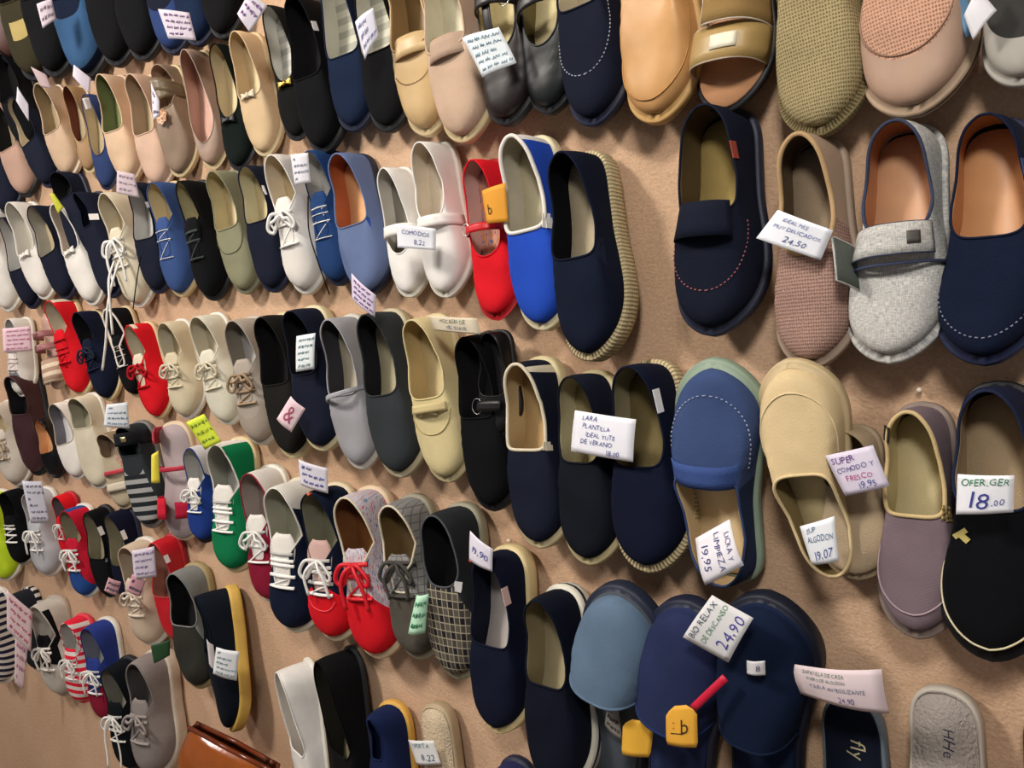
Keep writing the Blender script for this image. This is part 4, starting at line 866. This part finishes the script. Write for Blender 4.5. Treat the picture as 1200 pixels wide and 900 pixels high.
tag('upper pink part of the folded tall card at lower left', [(8, 690), (38, 717), (36, 765), (8, 737)], .13, .8, '#e2ccd2', scrib=('#c86a7c', 4))
tag('lower narrow pink card hanging under the folded tall one', [(18, 742), (33, 755), (27, 808), (17, 800)], .12, .8, '#e2ccd2', scrib=('#c890a4', 4))
tag('striped grey and white tag on the pale grey sneaker', [(26, 563), (49, 564), (58, 613), (36, 613)], .12, .75, '#d0d0e0', scrib=('#5c5c74', 6))
tag('lilac card on the tongue of the beige sneaker', [(155, 645), (181, 640), (183, 676), (157, 679)], .12, .5, '#d2c8d8', scrib=('#8474a8', 4))
tag('white tag with a blue edge at the top right', [(1130, 18), (1148, -12), (1168, 12), (1140, 47)], .08, 0, '#dcdce2', scrib=None)
tag('blue strip behind the white tag at the top right', [(1112, -12), (1132, -12), (1142, 42), (1132, 44)], .06, 0, '#5a84a8', name='paper_strip', scrib=None)
tag('pale pink card at the very top left', [(43, 5), (61, -1), (66, 23), (50, 33)], .13, .8, '#cfc2cf', scrib=('#8c7c90', 2))
tag('small lilac tag left of the denim blue toe', [(87, 76), (107, 92), (104, 110), (85, 89)], .13, .7, '#d2cbd9', scrib=None)
tag('narrow white tag at far left beside a dark shoe', [(21, 102), (33, 122), (33, 142), (19, 118)], .12, .7, '#cfcbd8', scrib=None)
tag('pinkish tag above the leftmost pale shoe', [(36, 78), (55, 88), (61, 104), (48, 102)], .12, .7, '#b9a4a8', scrib=None)
tag('narrow white tag on the pinkish beige shoe of the top row', [(177, 97), (188, 118), (188, 136), (179, 141), ], .12, .6, '#d4d0dc', scrib=('#8c88a0', 3))
tag('tiny white square tag near the tan studded flat', [(97, 116), (104, 114), (107, 127), (101, 129)], .11, .7, '#d4cdd0', scrib=None)
tag('yellow green tag at the far left above the white bowed shoe', [(58, 227), (64, 227), (75, 243), (68, 251)], .1, .7, '#c4c83c', scrib=None)
tag('white card clipped on the heel of the white canvas sneaker', [(341, 182), (362, 179), (364, 214), (345, 217)], .1, .4, '#dcdce4', scrib=('#8c94a8', 4))
tag('tilted white card between navy and black slip-ons in the top row', [(417, 26), (438, 9), (443, 42), (427, 70)], .105, .3, '#d2d2e0', scrib=('#6a6ca0', 3))
tag('lilac tag under the beige loafer with the green insole', [(138, 200), (158, 204), (163, 232), (136, 226)], .1, .5, '#c4b4bc', scrib=('#a08ca0', 3))
tag('price sticker on the beige slide footbed', [(480, 866), (508, 868), (515, 897), (488, 896)], .05, 0, '#dfe0e0', [('OFERTA', .45, .2, .2, '#2c6a78', .8), ('8,22', .6, .7, .3, '#2c4a78', .6)], name='price_sticker')
tag('orange card tucked inside the red bar shoe', [(566, 224), (593, 214), (594, 260), (570, 262)], .082, 0, '#d9962c', [('b', .3, .6, .3, '#3c2c14', .2)])
tag('dark green label at the heel of the grey canvas sneaker', [(177, 756), (200, 749), (199, 768), (180, 778)], .13, .5, '#1c4424', scrib=None, name='label')
tag('small white sticker on the dark navy slipper', [(876, 773), (897, 774), (896, 792), (875, 790)], .118, 0, '#dcdce0', [('8', .68, .5, .4, '#4c3c6c', .2)], name='price_sticker')
tag('left of two small pink patterned labels on the small shoes', [(128, 676), (142, 682), (136, 699), (122, 692)], .13, .6, '#c99ca4', scrib=('#3c4c6c', 2), name='label', group='small patterned labels')
tag('right of two small pink patterned labels on the small shoes', [(156, 672), (171, 681), (163, 700), (148, 692)], .13, .6, '#d09ca8', scrib=('#3c4c6c', 2), name='label', group='small patterned labels')
tag('orange hang tag with a black symbol below the navy slipper', [(781, 827), (818, 823), (818, 876), (780, 873)], .115, 0, '#e8ac3c', [('b', .64, .5, .34, '#3a2a10', .26), (':', .28, .48, .18, '#b0501c', .07), ('-', .38, .68, .03, '#3a2a10', .4, 1)], name='hang_tag', shape='tagtop', group=None)
tag('plain yellow orange hang tag between the grey blue and navy slippers', [(732, 839), (767, 846), (760, 889), (728, 884)], .08, 0, '#e9b23c', scrib=None, name='hang_tag', shape='tagtop', group=None)
tag('grey printed paper slip inside the grey blue slipper', [(714, 820), (726, 828), (728, 868), (708, 850)], .06, 0, '#8c8884', scrib=('#4c4c44', 3), name='paper_slip', group=None)

# red ribbon on the navy slipper
def ribbon(label, pts, w, mat, d, name='ribbon'):
    P = [np.array(on_wall(x, y, dd)) for (x, y, dd) in pts]; c = sum(P)/len(P)
    Q = catmull([p-c for p in P], 5)
    t = np.gradient(Q, axis=0); t /= np.linalg.norm(t, axis=1)[:, None]
    s = np.cross(t, (0, -1, 0)); rows = [[q-sv*w/2, q, q+sv*w/2] for q, sv in zip(Q, s)]
    v, f, u = slab(rows, .0015); o = mesh_obj(name, v, f, mat, None, u); o.location = c; o['label'] = label; o['category'] = name; return o
ribbon('red ribbon slanting across the navy toe-up slipper', [(850, 794, .118), (832, 811, .12), (812, 830, .118)], .009, M('satin', '#c81a3c'), .09)

def cord(label, pts, r, mat, name='cord'):
    P = [np.array(on_wall(x, y, dd)) for (x, y, dd) in pts]; c = sum(P)/len(P)
    v, f, u = tube(catmull([p-c for p in P], 6), r, n=6); o = mesh_obj(name, v, f, mat, None, u); o.location = c
    o['label'] = label; o['category'] = 'lace'; return o
cord('long white lace hanging over the navy and black sneakers at left', [(139, 308, .1), (132, 330, .12), (126, 360, .13), (124, 400, .13), (120, 434, .13)], .0025, LACEW, 'shoe_lace')
cord('second white lace looping beside the long hanging one', [(134, 306, .1), (128, 325, .12), (128, 345, .13), (132, 392, .13)], .0025, LACEW, 'shoe_lace')
cord('thin dark cord hanging at the white and blue sneakers of the second row', [(361, 230, .1), (362, 270, .11), (372, 305, .1), (386, 345, .05)], .0012, BLACK, 'cord')
cord('thin dark cord on the cream sneaker of the second row', [(165, 300, .1), (160, 330, .11), (156, 362, .1)], .0012, BLACK, 'cord')

# pins that hold the shoes
pin = None
for i, (x, y, col, wh) in enumerate([(602, 160, '#a02828', 'red pin above the royal blue and white slip-on'), (1080, 456, '#e6dcc8', 'pale pin in the bare wall above the mauve slip-on'), (641, 360, '#e0d4b0', 'pale pin right below the toe of the red shoe'), (600, 632, '#e0d4c0', 'pale pin left of the cream-trimmed slip-on toe'),
        (556, 655, '#d84030', 'red pin holding the small card on the espadrille'), (366, 578, '#e06a48', 'orange pin under the card by the navy sneaker'), (1143, 822, '#c8b060', 'brass pin right of the grey plush slide'), (976, 462, '#e0d4c0', 'pale pin right of the cream toe-up shoe')]):
    P = on_wall(x, y, .0 if i not in (4, 5) else .09)
    mb = MB(); 
    v, f, u = tube([(0, -.0, 0), (0, -.006, 0), (0, -.009, 0), (0, -.0105, 0)], np.array([.0008, .0022, .003, .0016]), n=10); mb.add(v, f, u)
    o = mb.build('push_pin', M('plastic', col)); o.location = P + (Vector((0, .0, 0))); o['label'] = wh; o['category'] = 'pin'; o['group'] = 'push pins in the wall'

# ================================================================== brown leather purse at the bottom left
def purse():
    d = .09
    A = np.array(on_wall(226, 850, d)); B = np.array(on_wall(322, 900, d-.03))
    c = (A+B)/2; ex = (B-A); Lg = np.linalg.norm(ex); ex /= Lg
    n = np.array((0, -1, 0.)); n -= ex*n.dot(ex); n /= np.linalg.norm(n); dn = np.cross(n, ex); dn = -dn if dn[2] > 0 else dn
    root = bpy.data.objects.new('leather_purse', None); COL.objects.link(root); root.location = c; root['label'] = 'shiny brown leather purse with a clasp frame at the bottom left'; root['category'] = 'purse'
    lea = M('patent', '#8c4a1c')
    rows = []
    for i in range(25):
        v = i/24; row = []
        for j in range(29):
            a = j/28*2*PI
            wx = (.5*Lg)*(1+.32*math.sin(min(1, v*1.1)*PI*.62)) * (1-.55*max(0, v-.75)**2*8)
            th = .012+.04*math.sin(min(1, v*1.05)*PI)**.7
            ca, sa = math.cos(a), math.sin(a)
            row.append(ex*wx*spow(ca, .7)+n*th*spow(sa, .8)+dn*(.17*v))
        rows.append(row)
    G = np.array(rows); V = G.reshape(-1, 3); Fs = []
    for i in range(24):
        for j in range(28): Fs.append((i*29+j, i*29+j+1, (i+1)*29+j+1, (i+1)*29+j))
    mesh_obj('bag_body', V, Fs, lea, root, [(p[0], p[2]) for p in V])
    for sg in (1, -1):
        v, f, u = tube([ex*(-.5*Lg)+n*sg*.004+dn*.01, ex*(-.5*Lg)+n*sg*.01, ex*(.0)+n*sg*.013-dn*.001, ex*.5*Lg+n*sg*.01, ex*.5*Lg+n*sg*.004+dn*.01], .005, n=8)
        mesh_obj('clasp_frame', v, f, M('patent', '#6a3018'), root, u)
    for t, r in ((-.42, .005), (.4, .006), (.47, .006)):
        q = [ex*Lg*t+n*.0-dn*h for h in (0, .006, .009, .013, .015)]
        v, f, u = tube(q, np.array([.5, .6, 1, .8, .2])*r, n=10); mesh_obj('clasp_knob', v, f, M('patent', '#5a2c18'), root, u)
purse()

# ================================================================== the place
def struct(name, v, f, mat):
    o = mesh_obj(name, v, f, mat, None, [(p[0], p[2]) for p in v], smooth=False); o['kind'] = 'structure'; return o
def wall_mat():
    m = bpy.data.materials.new('woven_wall_cloth'); m.use_nodes = True; nt = m.node_tree; N = nt.nodes; L = nt.links; b = N['Principled BSDF']
    b.inputs['Roughness'].default_value = .95; b.inputs['Specular IOR Level'].default_value = .15
    tc = N.new('ShaderNodeTexCoord')
    def nz(sc, det, scale=(1, 1, 1)):
        mp = N.new('ShaderNodeMapping'); mp.inputs['Scale'].default_value = scale; L.new(tc.outputs['Object'], mp.inputs[0])
        n = N.new('ShaderNodeTexNoise'); n.inputs['Scale'].default_value = sc; n.inputs['Detail'].default_value = det; L.new(mp.outputs[0], n.inputs['Vector']); return n.outputs['Fac']
    r = N.new('ShaderNodeValToRGB'); e = r.color_ramp.elements
    e[0].position = .3; e[0].color = hexc('#b59376'); e[1].position = .7; e[1].color = hexc('#cfae92')
    a = N.new('ShaderNodeMath'); a.operation = 'MULTIPLY_ADD'; a.inputs[1].default_value = .6
    n1 = nz(3, 3); n2 = nz(260, 3, (1, 1, 1.3)); n3 = nz(120, 2, (1, 1, 1.6))
    L.new(n2, a.inputs[0]); 
    b2 = N.new('ShaderNodeMath'); b2.operation = 'MULTIPLY'; b2.inputs[1].default_value = .45; L.new(n1, b2.inputs[0]); L.new(b2.outputs[0], a.inputs[2])
    L.new(a.outputs[0], r.inputs[0]); L.new(r.outputs[0], b.inputs['Base Color'])
    ad = N.new('ShaderNodeMath'); ad.operation = 'ADD'; L.new(n2, ad.inputs[0]); L.new(n3, ad.inputs[1])
    bp = N.new('ShaderNodeBump'); bp.inputs['Strength'].default_value = .32; bp.inputs['Distance'].default_value = .003; L.new(ad.outputs[0], bp.inputs['Height']); L.new(bp.outputs[0], b.inputs['Normal'])
    return m
def plainmat(name, col, rough=.8):
    m = bpy.data.materials.new(name); m.use_nodes = True; b = m.node_tree.nodes['Principled BSDF']; b.inputs['Base Color'].default_value = hexc(col); b.inputs['Roughness'].default_value = rough
    t = m.node_tree.nodes.new('ShaderNodeTexNoise'); t.inputs['Scale'].default_value = 4; bp = m.node_tree.nodes.new('ShaderNodeBump'); bp.inputs['Strength'].default_value = .05
    m.node_tree.links.new(t.outputs['Fac'], bp.inputs['Height']); m.node_tree.links.new(bp.outputs[0], b.inputs['Normal']); return m
X0, X1, ZT, ZF = -7.5, 3.2, 2.9, -.55
# the cloth sags in soft folds
vs = []; fs = []; nx, nz_ = 160, 48
for i in range(nx+1):
    for j in range(nz_+1):
        x = X0+(X1-X0)*i/nx; z = ZF+(ZT-ZF)*j/nz_
        dy = .0015*math.sin(x*9+math.sin(z*5)*2)+.0012*math.sin(x*23+z*7)
        vs.append((x, dy+.003, z))
for i in range(nx):
    for j in range(nz_):
        a = i*(nz_+1)+j; fs.append((a, a+nz_+1, a+nz_+2, a+1))
o = len(vs)
vs += [(X0, .06, ZF), (X1, .06, ZF), (X1, .06, ZT), (X0, .06, ZT)]
fs.append((o, o+1, o+2, o+3)[::-1])
w = struct('wall_back', vs, fs, wall_mat())
for p in w.data.polygons: p.use_smooth = True
struct('floor', [(X0, .06, ZF), (X1, .06, ZF), (X1, -4.5, ZF), (X0, -4.5, ZF)], [(0, 3, 2, 1)], plainmat('floor_stone', '#8c7c6a', .5))
struct('ceiling', [(X0, .06, ZT), (X1, .06, ZT), (X1, -4.5, ZT), (X0, -4.5, ZT)], [(0, 1, 2, 3)], plainmat('ceiling_white', '#d8d4cc'))

def area(x, y, z, sx, sy, power, col, tgt):
    l = bpy.data.lights.new('ceiling_lamp', 'AREA'); l.shape = 'RECTANGLE'; l.size = sx; l.size_y = sy; l.energy = power; l.color = col
    o = bpy.data.objects.new('ceiling_lamp', l); COL.objects.link(o); o.location = (x, y, z)
    o.rotation_euler = (Vector(tgt)-Vector((x, y, z))).to_track_quat('-Z', 'Y').to_euler(); return o
area(-1.9, -1.7, 2.8, .35, .35, 46, (1, .93, .84), (-1.0, 0, 1.5))
area(0.2, -1.7, 2.8, .35, .35, 30, (1, .95, .88), (-.6, 0, 1.5))
area(-4.2, -1.9, 2.8, .5, .5, 40, (1, .9, .86), (-2.6, 0, 1.5))
w_ = bpy.data.worlds.new('room_air'); bpy.context.scene.world = w_; w_.use_nodes = True
w_.node_tree.nodes['Background'].inputs[0].default_value = (.9, .93, 1, 1); w_.node_tree.nodes['Background'].inputs[1].default_value = .16

cd = bpy.data.cameras.new('camera'); cd.sensor_width = 36; cd.lens = 36*F/1200; cd.clip_start = .01
co = bpy.data.objects.new('camera', cd); COL.objects.link(co)
m = Matrix((R_, U_, -W)).transposed().to_4x4(); m.translation = CAM; co.matrix_world = m
sc = bpy.context.scene; sc.camera = co
sc.view_settings.view_transform = 'Standard'; sc.view_settings.look = 'None'; sc.view_settings.exposure = 0.22; sc.view_settings.gamma = 1
